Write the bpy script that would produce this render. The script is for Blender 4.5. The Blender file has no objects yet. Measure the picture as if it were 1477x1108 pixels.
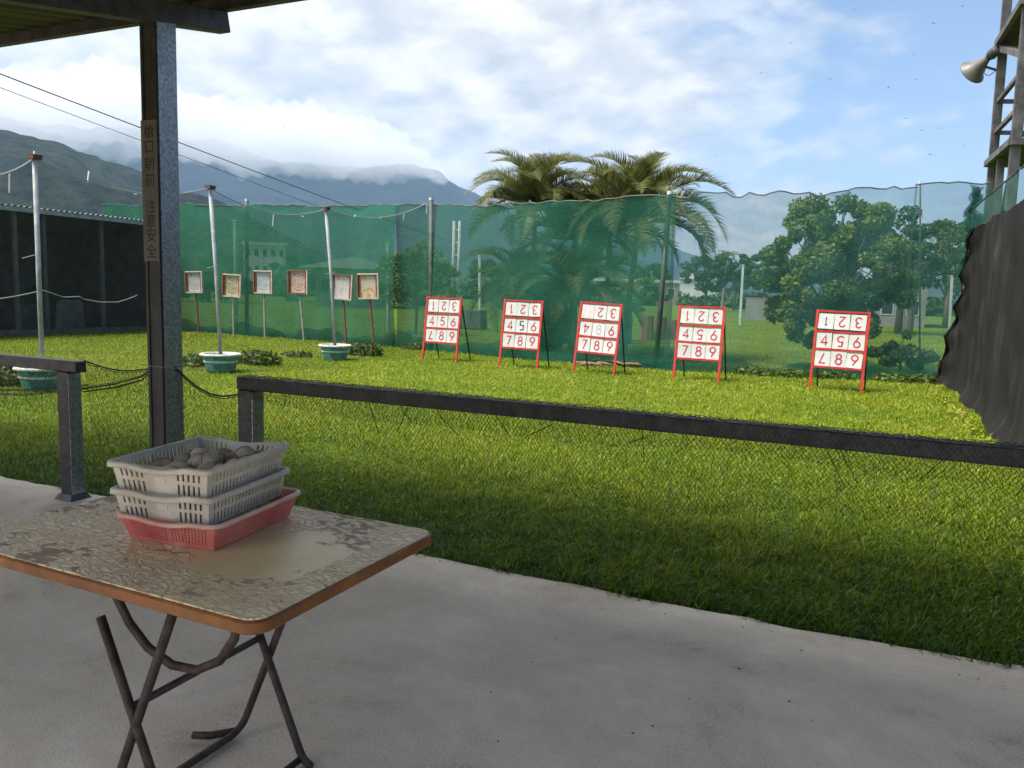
import bpy, bmesh, math, random
import numpy as np
from mathutils import Vector, Matrix, Euler

random.seed(7); rng = np.random.default_rng(7)
S = bpy.context.scene
COL = S.collection

# ------------------------------------------------------------------ camera model (photo pixels -> directions)
PW, PH, FPX, HC = 1477., 1108., 1118., 1.5
def _n(v): return v/np.linalg.norm(v)
_cx, _cy = PW/2, PH/2
_Y = _n(np.array([1241-_cx, 437-_cy, FPX]))
_X = -_n(np.array([-1794-_cx, 346-_cy, FPX])); _X = _n(_X-_Y*(_X@_Y))
_Z = np.cross(_X, _Y); _Z = -_Z if _Z[1] > 0 else _Z
RW = np.stack([_X, _Y, _Z])
CAMP = np.array([0, 0, HC])
def ray(px, py): return RW@np.array([px-_cx, py-_cy, FPX])
def gnd(px, py, z=0.):
    d = ray(px, py); return CAMP+d*((z-HC)/d[2])
def atY(px, py, y):
    d = ray(px, py); return CAMP+d*(y/d[1])
def atX(px, py, x):
    d = ray(px, py); return CAMP+d*(x/d[0])
def atD(px, py, D): return CAMP+_n(ray(px, py))*D

cam = bpy.data.cameras.new('camera'); camo = bpy.data.objects.new('camera', cam); COL.objects.link(camo)
cam.sensor_width = 36; cam.lens = FPX/PW*36; cam.clip_start = 0.05; cam.clip_end = 40000
a, b, c_ = RW@np.array([1, 0, 0]), RW@np.array([0, -1, 0]), RW@np.array([0, 0, -1])
M = Matrix.Identity(4)
for i in range(3):
    M[i][0], M[i][1], M[i][2], M[i][3] = a[i], b[i], c_[i], CAMP[i]
camo.matrix_world = M
S.camera = camo

# ------------------------------------------------------------------ sky, sun, exposure
SUN = Vector((-0.34, -0.42, 1.0)).normalized()
SUN_EL = math.asin(SUN.z); SUN_ROT = math.atan2(SUN.x, SUN.y)
world = bpy.data.worlds.new('World'); S.world = world; world.use_nodes = True
nt = world.node_tree; nt.nodes.clear()
def N(t, typ, **kw):
    n = t.nodes.new(typ)
    for k, v in kw.items():
        if k.startswith('i_'):
            n.inputs[k[2:].replace('_', ' ')].default_value = v
        else: setattr(n, k, v)
    return n
def L(t, a, b): t.links.new(a, b)
def math_(t, op, a, b=None, clamp=False):
    n = t.nodes.new('ShaderNodeMath'); n.operation = op; n.use_clamp = clamp
    for i, v in enumerate((a, b)):
        if v is None: continue
        if isinstance(v, (int, float)): n.inputs[i].default_value = v
        else: t.links.new(v, n.inputs[i])
    return n.outputs[0]
def ramp(t, fac, stops, interp='LINEAR'):
    n = t.nodes.new('ShaderNodeValToRGB'); n.color_ramp.interpolation = interp
    e = n.color_ramp.elements
    while len(e) < len(stops): e.new(0.5)
    for k, (p, c) in enumerate(stops):
        e[k].position = p; e[k].color = (c, c, c, 1) if isinstance(c, (int, float)) else (*c, 1)
    t.links.new(fac, n.inputs[0]); return n.outputs[0]
def noise(t, vec, scale, detail=4, rough=.55, dist=0., dim='3D'):
    n = t.nodes.new('ShaderNodeTexNoise'); n.noise_dimensions = dim
    n.inputs['Scale'].default_value = scale; n.inputs['Detail'].default_value = detail
    n.inputs['Roughness'].default_value = rough; n.inputs['Distortion'].default_value = dist
    if vec is not None: t.links.new(vec, n.inputs['Vector'])
    return n.outputs['Fac']

sky = N(nt, 'ShaderNodeTexSky', sky_type='NISHITA', sun_disc=False)
sky.sun_elevation = SUN_EL; sky.sun_rotation = SUN_ROT; sky.altitude = 50; sky.air_density = 1.0; sky.dust_density = 1.2; sky.ozone_density = 1.2
bg1 = N(nt, 'ShaderNodeBackground'); bg1.inputs['Strength'].default_value = 0.072
L(nt, sky.outputs[0], bg1.inputs['Color'])
tc = N(nt, 'ShaderNodeTexCoord')
sep = N(nt, 'ShaderNodeSeparateXYZ'); L(nt, tc.outputs['Generated'], sep.inputs[0])
zz = math_(nt, 'ADD', math_(nt, 'MAXIMUM', sep.outputs[2], 0.0), 0.30)
cx_ = math_(nt, 'DIVIDE', sep.outputs[0], zz); cy_ = math_(nt, 'DIVIDE', sep.outputs[1], zz)
cmb = N(nt, 'ShaderNodeCombineXYZ'); L(nt, cx_, cmb.inputs[0]); L(nt, cy_, cmb.inputs[1])
big = noise(nt, cmb.outputs[0], 1.5, 8, .55, .1)
fine = noise(nt, cmb.outputs[0], 6.5, 7, .55, .15)
# the cloud bank lies over the mountains (-x side), blue breaks open on the +x side
bias = math_(nt, 'SUBTRACT', math_(nt, 'MULTIPLY', sep.outputs[0], -0.72), .03)
cov = math_(nt, 'ADD', math_(nt, 'ADD', big, math_(nt, 'MULTIPLY', fine, 0.22)), bias)
mask = ramp(nt, cov, [(0.56, 0.0), (0.65, 0.5), (0.77, 1.0)], 'EASE')
lowhaze = ramp(nt, sep.outputs[2], [(0.0, .45), (0.10, .14), (0.24, 0.0)])
mask2 = math_(nt, 'MAXIMUM', mask, lowhaze)
shade = math_(nt, 'ADD', math_(nt, 'MULTIPLY', fine, .75), math_(nt, 'MULTIPLY', noise(nt, cmb.outputs[0], 2.6, 6, .55, .1), .45))
ccol = ramp(nt, shade, [(0.44, (.56, .60, .645)), (0.56, (.76, .78, .80)), (0.66, (.98, .97, .95)), (.80, (1.22, 1.19, 1.14))])
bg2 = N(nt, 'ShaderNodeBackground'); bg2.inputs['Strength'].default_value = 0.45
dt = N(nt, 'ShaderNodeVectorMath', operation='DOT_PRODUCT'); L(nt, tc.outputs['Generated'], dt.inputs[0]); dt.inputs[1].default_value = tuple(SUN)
sky_boost = math_(nt, 'ADD', 1.0, math_(nt, 'MULTIPLY', math_(nt, 'POWER', math_(nt, 'MAXIMUM', dt.outputs['Value'], 0.0), 2.5), 4.2))   # clouds brightened towards the unseen sun, added to light the shaded stand
cm_ = N(nt, 'ShaderNodeVectorMath', operation='SCALE'); L(nt, ccol, cm_.inputs[0]); L(nt, sky_boost, cm_.inputs['Scale'])
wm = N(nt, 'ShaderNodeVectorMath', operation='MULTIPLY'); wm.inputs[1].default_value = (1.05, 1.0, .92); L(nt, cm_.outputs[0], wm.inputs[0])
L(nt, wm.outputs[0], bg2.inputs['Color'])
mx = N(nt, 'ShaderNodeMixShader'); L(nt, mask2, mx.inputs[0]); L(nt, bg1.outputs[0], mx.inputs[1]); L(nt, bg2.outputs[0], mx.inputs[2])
wo = N(nt, 'ShaderNodeOutputWorld'); L(nt, mx.outputs[0], wo.inputs['Surface'])

sl = bpy.data.lights.new('sun', 'SUN'); so = bpy.data.objects.new('sun', sl); COL.objects.link(so)
sl.energy = 2.7; sl.angle = math.radians(20); sl.color = (1.0, .94, .84)
so.rotation_euler = SUN.to_track_quat('Z', 'Y').to_euler(); so.location = (0, 0, 30)

S.view_settings.view_transform = 'Standard'; S.view_settings.look = 'None'
S.view_settings.exposure = 1.3; S.view_settings.gamma = 1.0; S.view_settings.use_curve_mapping = False
S.render.engine = 'CYCLES'
cy = S.cycles
cy.max_bounces = 8; cy.diffuse_bounces = 4; cy.glossy_bounces = 2; cy.transmission_bounces = 4; cy.transparent_max_bounces = 32; cy.volume_bounces = 2
cy.use_denoising = True; cy.sample_clamp_indirect = 4.0; cy.caustics_reflective = False; cy.caustics_refractive = False

# ------------------------------------------------------------------ material helpers
MATS = {}
def mat(name, col, rough=.7, metal=0., var=0., vscale=5., bump=0., bscale=40., trans=0., col2=None, coords='Object', spec=.4):
    m = bpy.data.materials.new(name); m.use_nodes = True; t = m.node_tree
    bs = t.nodes['Principled BSDF']; out = t.nodes['Material Output']
    bs.inputs['Roughness'].default_value = rough; bs.inputs['Metallic'].default_value = metal
    bs.inputs['Specular IOR Level'].default_value = spec
    tcn = N(t, 'ShaderNodeTexCoord'); v = tcn.outputs[coords]
    if col2 is not None or var > 0:
        c2 = col2 if col2 is not None else tuple(max(0, x*(1-var)) for x in col)
        c1 = col if col2 is not None else tuple(min(1, x*(1+var)) for x in col)
        f = noise(t, v, vscale, 6, .6)
        L(t, ramp(t, f, [(.36, c2), (.64, c1)]), bs.inputs['Base Color'])
    else: bs.inputs['Base Color'].default_value = (*col, 1)
    if bump > 0:
        bp = N(t, 'ShaderNodeBump'); bp.inputs['Strength'].default_value = bump; bp.inputs['Distance'].default_value = .01
        L(t, noise(t, v, bscale, 5, .6), bp.inputs['Height']); L(t, bp.outputs[0], bs.inputs['Normal'])
    if trans > 0:
        tr = N(t, 'ShaderNodeBsdfTranslucent'); ms = N(t, 'ShaderNodeMixShader'); ms.inputs[0].default_value = trans
        src = bs.inputs['Base Color']
        if src.links: L(t, src.links[0].from_socket, tr.inputs['Color'])
        else: tr.inputs['Color'].default_value = (*col, 1)
        L(t, bs.outputs[0], ms.inputs[1]); L(t, tr.outputs[0], ms.inputs[2]); L(t, ms.outputs[0], out.inputs['Surface'])
    MATS[name] = m; return m
def attr_leaf(name, dark, light, trans=.35, rough=.55, dry=None):
    """foliage: colour from the per-leaf 'tint' attribute"""
    m = bpy.data.materials.new(name); m.use_nodes = True; t = m.node_tree
    bs = t.nodes['Principled BSDF']; out = t.nodes['Material Output']
    bs.inputs['Roughness'].default_value = rough; bs.inputs['Specular IOR Level'].default_value = .35
    at = N(t, 'ShaderNodeAttribute', attribute_name='tint')
    col = ramp(t, at.outputs['Fac'], [(0, dark), (1, light)] if dry is None else [(0, dark), (.88, light), (1, dry)])
    L(t, col, bs.inputs['Base Color'])
    tr = N(t, 'ShaderNodeBsdfTranslucent'); L(t, col, tr.inputs['Color'])
    ms = N(t, 'ShaderNodeMixShader'); ms.inputs[0].default_value = trans
    L(t, bs.outputs[0], ms.inputs[1]); L(t, tr.outputs[0], ms.inputs[2]); L(t, ms.outputs[0], out.inputs['Surface'])
    MATS[name] = m; return m
def cloth_net(name, col, cover, vary=.12, streak=(3, 3, .6), weave=0):
    """shade cloth: a woven veil, partly see-through"""
    m = bpy.data.materials.new(name); m.use_nodes = True; t = m.node_tree; t.nodes.clear()
    out = N(t, 'ShaderNodeOutputMaterial'); tcn = N(t, 'ShaderNodeTexCoord')
    mp = N(t, 'ShaderNodeMapping'); mp.inputs['Scale'].default_value = streak; L(t, tcn.outputs['Object'], mp.inputs[0])
    f = noise(t, mp.outputs[0], 1.0, 6, .65, .4)
    fine_ = noise(t, tcn.outputs['Object'], 9, 3, .6)
    op = math_(t, 'ADD', cover-vary*1.1, math_(t, 'ADD', math_(t, 'MULTIPLY', f, vary*1.7), math_(t, 'MULTIPLY', fine_, vary*.5)), True)
    d = N(t, 'ShaderNodeBsdfDiffuse'); tl = N(t, 'ShaderNodeBsdfTranslucent')
    cc = ramp(t, f, [(.3, tuple(x*.8 for x in col)), (.7, tuple(min(1, x*1.15) for x in col))])
    L(t, cc, d.inputs[0]); L(t, cc, tl.inputs[0])
    m1 = N(t, 'ShaderNodeMixShader'); m1.inputs[0].default_value = .4; L(t, d.outputs[0], m1.inputs[1]); L(t, tl.outputs[0], m1.inputs[2])
    tp = N(t, 'ShaderNodeBsdfTransparent')
    m2 = N(t, 'ShaderNodeMixShader'); L(t, op, m2.inputs[0]); L(t, tp.outputs[0], m2.inputs[1]); L(t, m1.outputs[0], m2.inputs[2])
    L(t, m2.outputs[0], out.inputs['Surface']); MATS[name] = m; return m

# ------------------------------------------------------------------ mesh helpers
class MB:
    def __init__(s): s.v = []; s.f = []
    def add(s, vs, fs):
        o = len(s.v); s.v += [tuple(map(float, p)) for p in vs]; s.f += [tuple(i+o for i in f) for f in fs]; return s
    def box(s, c, d, R=None, taper=1.):
        x, y, z = d[0]/2, d[1]/2, d[2]/2
        P = [(-x, -y, -z), (x, -y, -z), (x, y, -z), (-x, y, -z), (-x*taper, -y*taper, z), (x*taper, -y*taper, z), (x*taper, y*taper, z), (-x*taper, y*taper, z)]
        P = [Vector(p) for p in P]
        if R is not None: P = [R@p for p in P]
        c = Vector(c)
        return s.add([c+p for p in P], [(0, 3, 2, 1), (4, 5, 6, 7), (0, 1, 5, 4), (1, 2, 6, 5), (2, 3, 7, 6), (3, 0, 4, 7)])
    def bar(s, p, q, w, h=None, up=(0, 0, 1)):
        p, q = Vector(p), Vector(q); h = h or w; d = (q-p); l = d.length; d.normalize()
        u = Vector(up)
        if abs(d.dot(u)) > .98: u = Vector((0, 1, 0))
        sx = d.cross(u).normalized(); sy = sx.cross(d)
        R = Matrix((sx, d, sy)).transposed()
        return s.box((p+q)/2, (w, l, h), R)
    def tube(s, pts, r, n=8, caps=True):
        pts = [Vector(p) for p in pts]; k = len(pts)
        rs = r if isinstance(r, (list, tuple)) else [r]*k
        t0 = (pts[1]-pts[0]).normalized(); u = t0.orthogonal().normalized(); vs = []; fs = []
        for i in range(k):
            t = (pts[min(i+1, k-1)]-pts[max(i-1, 0)]).normalized()
            u = (u-t*u.dot(t)).normalized(); w = t.cross(u)
            for j in range(n):
                a = 2*math.pi*j/n; vs.append(pts[i]+(u*math.cos(a)+w*math.sin(a))*rs[i])
        for i in range(k-1):
            for j in range(n):
                fs.append((i*n+j, i*n+(j+1) % n, (i+1)*n+(j+1) % n, (i+1)*n+j))
        if caps: fs += [tuple(range(n))[::-1], tuple(range((k-1)*n, k*n))]
        return s.add(vs, fs)
    def lathe(s, prof, n=20, c=(0, 0, 0)):
        vs = [(c[0]+r*math.cos(2*math.pi*j/n), c[1]+r*math.sin(2*math.pi*j/n), c[2]+z) for r, z in prof for j in range(n)]
        fs = [(i*n+j, i*n+(j+1) % n, (i+1)*n+(j+1) % n, (i+1)*n+j) for i in range(len(prof)-1) for j in range(n)]
        return s.add(vs, fs)
    def mesh(s, name, smooth=False, bevel=0.):
        me = bpy.data.meshes.new(name); me.from_pydata(s.v, [], s.f)
        if bevel > 0:
            bm = bmesh.new(); bm.from_mesh(me)
            bmesh.ops.bevel(bm, geom=bm.edges[:], offset=bevel, segments=1, affect='EDGES', profile=.5, clamp_overlap=True)
            bm.to_mesh(me); bm.free()
        if smooth:
            me.polygons.foreach_set('use_smooth', [True]*len(me.polygons))
        me.update(); return me
def np_mesh(name, V, F, tint=None, smooth=False):
    """V (n,3); F (m,3) or (m,4) arrays"""
    me = bpy.data.meshes.new(name); V = np.ascontiguousarray(V, np.float32); F = np.ascontiguousarray(F, np.int32)
    me.vertices.add(len(V)); me.vertices.foreach_set('co', V.ravel())
    k = F.shape[1]; me.loops.add(F.size); me.loops.foreach_set('vertex_index', F.ravel())
    me.polygons.add(len(F)); me.polygons.foreach_set('loop_start', np.arange(0, F.size, k, dtype=np.int32))
    if smooth: me.polygons.foreach_set('use_smooth', np.ones(len(F), bool))
    if tint is not None:
        at = me.attributes.new('tint', 'FLOAT', 'POINT'); at.data.foreach_set('value', np.ascontiguousarray(tint, np.float32))
    me.update(calc_edges=True); return me
def link(name, data, m=None, parent=None, loc=None, rot=None):
    o = bpy.data.objects.new(name, data); COL.objects.link(o)
    if m is not None and data is not None and len(data.materials) == 0: data.materials.append(MATS[m] if isinstance(m, str) else m)
    if parent is not None: o.parent = parent
    if loc is not None: o.location = loc
    if rot is not None: o.rotation_euler = rot
    return o
def tag(o, label=None, cat=None, group=None, kind=None):
    for k, v in (('label', label), ('category', cat), ('group', group), ('kind', kind)):
        if v: o[k] = v
    return o
def root(name, label, cat, loc=(0, 0, 0), rz=0., group=None):
    o = bpy.data.objects.new(name, None); COL.objects.link(o); o.empty_display_size = .2
    o.location = loc; o.rotation_euler = (0, 0, rz)
    return tag(o, label, cat, group)
def part(name, mb, m, parent, smooth=False, bevel=0., loc=None, rot=None):
    me = mb.mesh(name, smooth, bevel) if isinstance(mb, MB) else mb
    return link(name, me, m, parent, loc, rot)

# ------------------------------------------------------------------ materials
mat('galv', (.30, .31, .33), .42, .75, .35, 60, .15, 120)
mat('post_paint', (.035, .03, .028), .5, 0, .4, 9)
mat('beam_steel', (.06, .055, .052), .5, .3, .35, 10)
mat('roof_under', (.055, .05, .032), .6, .2, .3, 3)
mat('rail_black', (.050, .046, .046), .42, .2, .4, 14, .2, 60)
mat('sign_plate', (.13, .115, .10), .6, 0, .15, 8)
mat('ink', (.02, .015, .015), .6)
mat('net_black', (.012, .012, .013), .7)
mat('string', (.30, .30, .28), .8)
mat('red_paint', (.50, .035, .03), .42, 0, .18, 12)
mat('dark_iron', (.03, .022, .02), .55, .3, .3, 20)
mat('tile_white', (.60, .60, .59), .5, 0, col2=(.50, .49, .47), vscale=5)
mat('tile_pink', (.66, .50, .50), .5, 0, .05, 7)
mat('tile_grey', (.60, .60, .60), .5, 0, .05, 7)
mat('num_red', (.42, .04, .055), .5)
mat('num_dark', (.045, .05, .055), .5)
mat('num_white', (.8, .8, .78), .5)
mat('num_faint', (.40, .40, .40), .5)
mat('wood_red', (.25, .085, .05), .75, 0, .3, 8)
mat('wood_pale', (.58, .50, .40), .75, 0, .25, 8)
mat('stake_red', (.24, .07, .045), .7, 0, .3, 12)
mat('stake_pale', (.42, .33, .27), .7, 0, .3, 12)
mat('pole_white', (.40, .41, .42), .6, .0, .25, 6, 0)
mat('rust', (.10, .035, .025), .8, 0, .3, 20)
mat('pot_teal', (.10, .25, .23), .75, 0, .45, 10, .2, 30)
mat('pot_white', (.58, .58, .55), .75, 0, .3, 12)
mat('soil', (.08, .06, .045), .95, 0, .3, 20, .4, 40)
mat('shed_wall', (.15, .15, .14), .8, 0, .4, 2.5)
mat('shed_steel', (.33, .34, .35), .5, .3, .2, 5)
mat('roof_sheet', (.34, .38, .42), .45, .3, .2, 2)
mat('bag', (.34, .34, .33), .8, 0, .3, 6)
mat('carton', (.22, .22, .21), .8, 0, .25, 5)
mat('tower_wood', (.11, .10, .105), .7, 0, .45, 4)
mat('tower_deck', (.05, .038, .032), .85, 0, .35, 5)
mat('horn_grey', (.15, .14, .125), .45, .1, .2, 8)
mat('horn_dark', (.06, .06, .065), .5)
mat('pole_dark', (.075, .085, .08), .6, .2, .3, 6)
mat('pole_far', (.50, .52, .52), .7, 0, .2, 4)
mat('cable', (.02, .02, .022), .6)
mat('bird_dark', (.05, .05, .055), .8)
mat('trunk', (.15, .115, .085), .9, 0, .35, 9, .3, 30)
mat('palm_trunk', (.20, .17, .13), .9, 0, .35, 9, .3, 30)
mat('barrel_blue', (.03, .12, .30), .4, 0, .2, 6)
mat('stump_brown', (.22, .10, .055), .85, 0, .3, 8)
mat('stone_dark', (.09, .09, .085), .9, 0, .35, 6)
mat('wall_white', (.62, .62, .58), .85, 0, .12, .6)
mat('wall_grey', (.24, .24, .23), .85, 0, .2, .5)
mat('roof_pale', (.52, .53, .52), .7, 0, .12, .5)
mat('glass_dark', (.03, .04, .05), .15)
mat('brick_far', (.30, .20, .15), .85, 0, .25, .5)
mat('ball_dirt', (.52, .41, .28), .9, 0, col2=(.27, .19, .115), vscale=16, bump=.4, bscale=60)
mat('ball_pale', (.66, .56, .42), .85, 0, col2=(.38, .29, .19), vscale=14, bump=.3, bscale=60)
mat('ball_seam', (.16, .07, .05), .9)
mat('basket_grey', (.64, .56, .475), .5, 0, col2=(.46, .39, .315), vscale=9)
mat('basket_lab', (.55, .53, .5), .5)
mat('table_edge', (.27, .10, .025), .42, 0, col2=(.13, .045, .015), vscale=11, bump=.25, bscale=50)
mat('table_tube', (.055, .035, .028), .6, .2, .45, 18, .2, 60)
mat('twig', (.22, .14, .09), .9, 0, .35, 6)
mat('concrete_block', (.38, .37, .35), .85, 0, .2, 6)
attr_leaf('palm_leaf', (.035, .052, .013), (.22, .225, .06), .38, .5)
attr_leaf('tree_leaf', (.030, .075, .012), (.27, .32, .06), .4)
attr_leaf('shrub_leaf', (.06, .11, .02), (.20, .26, .06), .4)
attr_leaf('far_leaf', (.025, .05, .015), (.075, .12, .035), .2, .8)
attr_leaf('weed_leaf', (.04, .075, .012), (.12, .18, .03), .35)
attr_leaf('grass_blade', (.042, .105, .005), (.29, .355, .010), .42, .5, (.40, .35, .07))
cloth_net('net_green_dense', (.040, .190, .115), .76, .14, (.5, 3, 1.8))
cloth_net('net_green_mid', (.038, .155, .105), .66, .15, (.5, 3, 1.8))
cloth_net('net_green_thin', (.06, .18, .16), .46, .15, (.6, 3, 1.6))
cloth_net('net_green_skirt', (.012, .085, .06), .62, .25)
cloth_net('net_bird', (.03, .032, .032), .22, .06)
cloth_net('net_shed', (.045, .046, .045), .50, .10)

# ground: short lawn turf, earth in the gaps
def ground_mat():
    m = bpy.data.materials.new('turf'); m.use_nodes = True; t = m.node_tree; bs = t.nodes['Principled BSDF']
    tcn = N(t, 'ShaderNodeTexCoord'); v = tcn.outputs['Object']
    f1 = noise(t, v, .35, 6, .6); f2 = noise(t, v, 22, 4, .7)
    c1 = ramp(t, f1, [(.35, (.07, .13, .012)), (.65, (.14, .21, .018))])
    c2 = ramp(t, f2, [(.35, (.45, .45, .45)), (.7, (1.15, 1.15, 1.1))])
    mm = N(t, 'ShaderNodeMix', data_type='RGBA', blend_type='MULTIPLY'); mm.inputs[0].default_value = 1
    L(t, c1, mm.inputs[6]); L(t, c2, mm.inputs[7]); L(t, mm.outputs[2], bs.inputs['Base Color'])
    bs.inputs['Roughness'].default_value = .95; bs.inputs['Specular IOR Level'].default_value = .1
    bp = N(t, 'ShaderNodeBump'); bp.inputs['Strength'].default_value = .7; bp.inputs['Distance'].default_value = .04
    L(t, noise(t, v, 16, 4, .7), bp.inputs['Height']); L(t, bp.outputs[0], bs.inputs['Normal'])
    MATS['turf'] = m
ground_mat()
def concrete_mat():
    m = bpy.data.materials.new('concrete'); m.use_nodes = True; t = m.node_tree; bs = t.nodes['Principled BSDF']
    tcn = N(t, 'ShaderNodeTexCoord'); v = tcn.outputs['Object']
    f1 = noise(t, v, 1.1, 10, .68, .5); f2 = noise(t, v, 150, 2, .6); f3 = noise(t, v, 9, 8, .72)
    mpx = N(t, 'ShaderNodeMapping'); mpx.inputs['Scale'].default_value = (.6, 4.5, 1); mpx.inputs['Rotation'].default_value = (0, 0, .5); L(t, v, mpx.inputs[0])
    f4 = noise(t, mpx.outputs[0], 1.5, 5, .6)
    c1 = ramp(t, math_(t, 'ADD', math_(t, 'MULTIPLY', f1, .6), math_(t, 'ADD', math_(t, 'MULTIPLY', f3, .25), math_(t, 'MULTIPLY', f4, .15))),
              [(.37, (.37, .305, .235)), (.46, (.53, .45, .36)), (.54, (.59, .51, .415)), (.65, (.71, .625, .52))])
    pit = ramp(t, f2, [(.34, .28), (.42, 1.0)])
    pitmask = ramp(t, f1, [(.42, 1.0), (.62, .0)])
    mm = N(t, 'ShaderNodeMix', data_type='RGBA', blend_type='MULTIPLY'); L(t, math_(t, 'ADD', math_(t, 'MULTIPLY', pitmask, .6), .25), mm.inputs[0])
    L(t, c1, mm.inputs[6]); L(t, pit, mm.inputs[7]); L(t, mm.outputs[2], bs.inputs['Base Color'])
    bs.inputs['Roughness'].default_value = .82; bs.inputs['Specular IOR Level'].default_value = .3
    bp = N(t, 'ShaderNodeBump'); bp.inputs['Strength'].default_value = .35; bp.inputs['Distance'].default_value = .006
    L(t, math_(t, 'ADD', f2, f3), bp.inputs['Height']); L(t, bp.outputs[0], bs.inputs['Normal'])
    MATS['concrete'] = m
concrete_mat()
def table_mat():
    """cracked, curling varnish flakes over a bare brown board"""
    m = bpy.data.materials.new('peeling_top'); m.use_nodes = True; t = m.node_tree; bs = t.nodes['Principled BSDF']
    tcn = N(t, 'ShaderNodeTexCoord'); v = tcn.outputs['Object']
    mp = N(t, 'ShaderNodeMapping'); mp.inputs['Scale'].default_value = (1.0, 2.3, 1); mp.inputs['Rotation'].default_value = (0, 0, .35); L(t, v, mp.inputs[0])
    nz = N(t, 'ShaderNodeTexNoise'); nz.inputs['Scale'].default_value = 14; nz.inputs['Detail'].default_value = 3; L(t, mp.outputs[0], nz.inputs['Vector'])
    va = N(t, 'ShaderNodeVectorMath', operation='MULTIPLY_ADD'); va.inputs[1].default_value = (.11, .11, .0); L(t, nz.outputs['Color'], va.inputs[0]); L(t, mp.outputs[0], va.inputs[2])
    vo = N(t, 'ShaderNodeTexVoronoi', feature='DISTANCE_TO_EDGE'); vo.inputs['Scale'].default_value = 29; L(t, va.outputs[0], vo.inputs['Vector'])
    vc = N(t, 'ShaderNodeTexVoronoi', feature='F1'); vc.inputs['Scale'].default_value = 29; L(t, va.outputs[0], vc.inputs['Vector'])
    sepc = N(t, 'ShaderNodeSeparateColor'); L(t, vc.outputs['Color'], sepc.inputs[0])
    big_ = noise(t, v, 4.2, 5, .6, .2)
    # whole patches lost: by cell, more of them where the board has worn
    keep = math_(t, 'GREATER_THAN', math_(t, 'ADD', sepc.outputs[0], math_(t, 'MULTIPLY', math_(t, 'SUBTRACT', big_, .44), 5.0)), .24)
    crack = ramp(t, vo.outputs['Distance'], [(.004, .35), (.022, 1.)])
    # intact smooth varnish round the middle
    ds = N(t, 'ShaderNodeVectorMath', operation='DISTANCE'); L(t, v, ds.inputs[0]); ds.inputs[1].default_value = (.27, -.02, .75)
    smooth_ = ramp(t, math_(t, 'ADD', ds.outputs['Value'], math_(t, 'MULTIPLY', math_(t, 'SUBTRACT', noise(t, v, 9, 6, .65), .5), .42)), [(.215, 1.), (.228, 0.)])
    flake = math_(t, 'MULTIPLY', keep, crack)
    cover = math_(t, 'MAXIMUM', flake, smooth_)
    bare = ramp(t, noise(t, v, 16, 5, .6), [(.35, (.34, .235, .16)), (.65, (.48, .35, .25))])
    var = ramp(t, noise(t, v, 9, 4, .6), [(.3, (.80, .58, .32)), (.7, (.90, .70, .44))])
    varn = ramp(t, noise(t, v, 7, 4, .6), [(.3, (.66, .48, .22)), (.7, (.78, .60, .33))])
    mv = N(t, 'ShaderNodeMix', data_type='RGBA'); L(t, smooth_, mv.inputs[0]); L(t, var, mv.inputs[6]); L(t, varn, mv.inputs[7])
    mm = N(t, 'ShaderNodeMix', data_type='RGBA'); L(t, cover, mm.inputs[0]); L(t, bare, mm.inputs[6]); L(t, mv.outputs[2], mm.inputs[7])
    L(t, mm.outputs[2], bs.inputs['Base Color'])
    rr = ramp(t, cover, [(0, .8), (1, .42)]); L(t, rr, bs.inputs['Roughness'])
    # flakes curl up towards their rims and tilt a little one by one
    curl = ramp(t, vo.outputs['Distance'], [(.0, .0), (.03, 1.), (.22, .45)])
    hgt = math_(t, 'MULTIPLY', math_(t, 'MULTIPLY', curl, keep), math_(t, 'SUBTRACT', 1.0, smooth_))
    hgt = math_(t, 'ADD', hgt, math_(t, 'MULTIPLY', noise(t, v, 40, 3, .6), .35))
    bp = N(t, 'ShaderNodeBump'); bp.inputs['Strength'].default_value = .9; bp.inputs['Distance'].default_value = .006
    L(t, hgt, bp.inputs['Height']); L(t, bp.outputs[0], bs.inputs['Normal'])
    MATS['peeling_top'] = m
table_mat()
def red_basket_mat():
    m = mat('basket_red', (.74, .24, .19), .42, 0, col2=(.62, .11, .10), vscale=5)
    mat('basket_red_rim', (.76, .50, .40), .45, 0, col2=(.68, .25, .21), vscale=6)
red_basket_mat()
def tarp_mat():
    m = bpy.data.materials.new('tarp_black'); m.use_nodes = True; t = m.node_tree; bs = t.nodes['Principled BSDF']
    tcn = N(t, 'ShaderNodeTexCoord'); v = tcn.outputs['Object']
    mp = N(t, 'ShaderNodeMapping'); mp.inputs['Scale'].default_value = (1, 1.7, .5); L(t, v, mp.inputs[0])
    f = noise(t, mp.outputs[0], 1.3, 8, .68, .5)
    c = ramp(t, f, [(.33, (.006, .006, .0065)), (.52, (.013, .012, .012)), (.66, (.030, .028, .026)), (.78, (.075, .068, .045))])
    L(t, c, bs.inputs['Base Color']); bs.inputs['Roughness'].default_value = .85; bs.inputs['Specular IOR Level'].default_value = .2
    bp = N(t, 'ShaderNodeBump'); bp.inputs['Strength'].default_value = .6; bp.inputs['Distance'].default_value = .04
    L(t, noise(t, mp.outputs[0], 5, 6, .65), bp.inputs['Height']); L(t, bp.outputs[0], bs.inputs['Normal'])
    MATS['tarp_black'] = m
tarp_mat()
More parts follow.
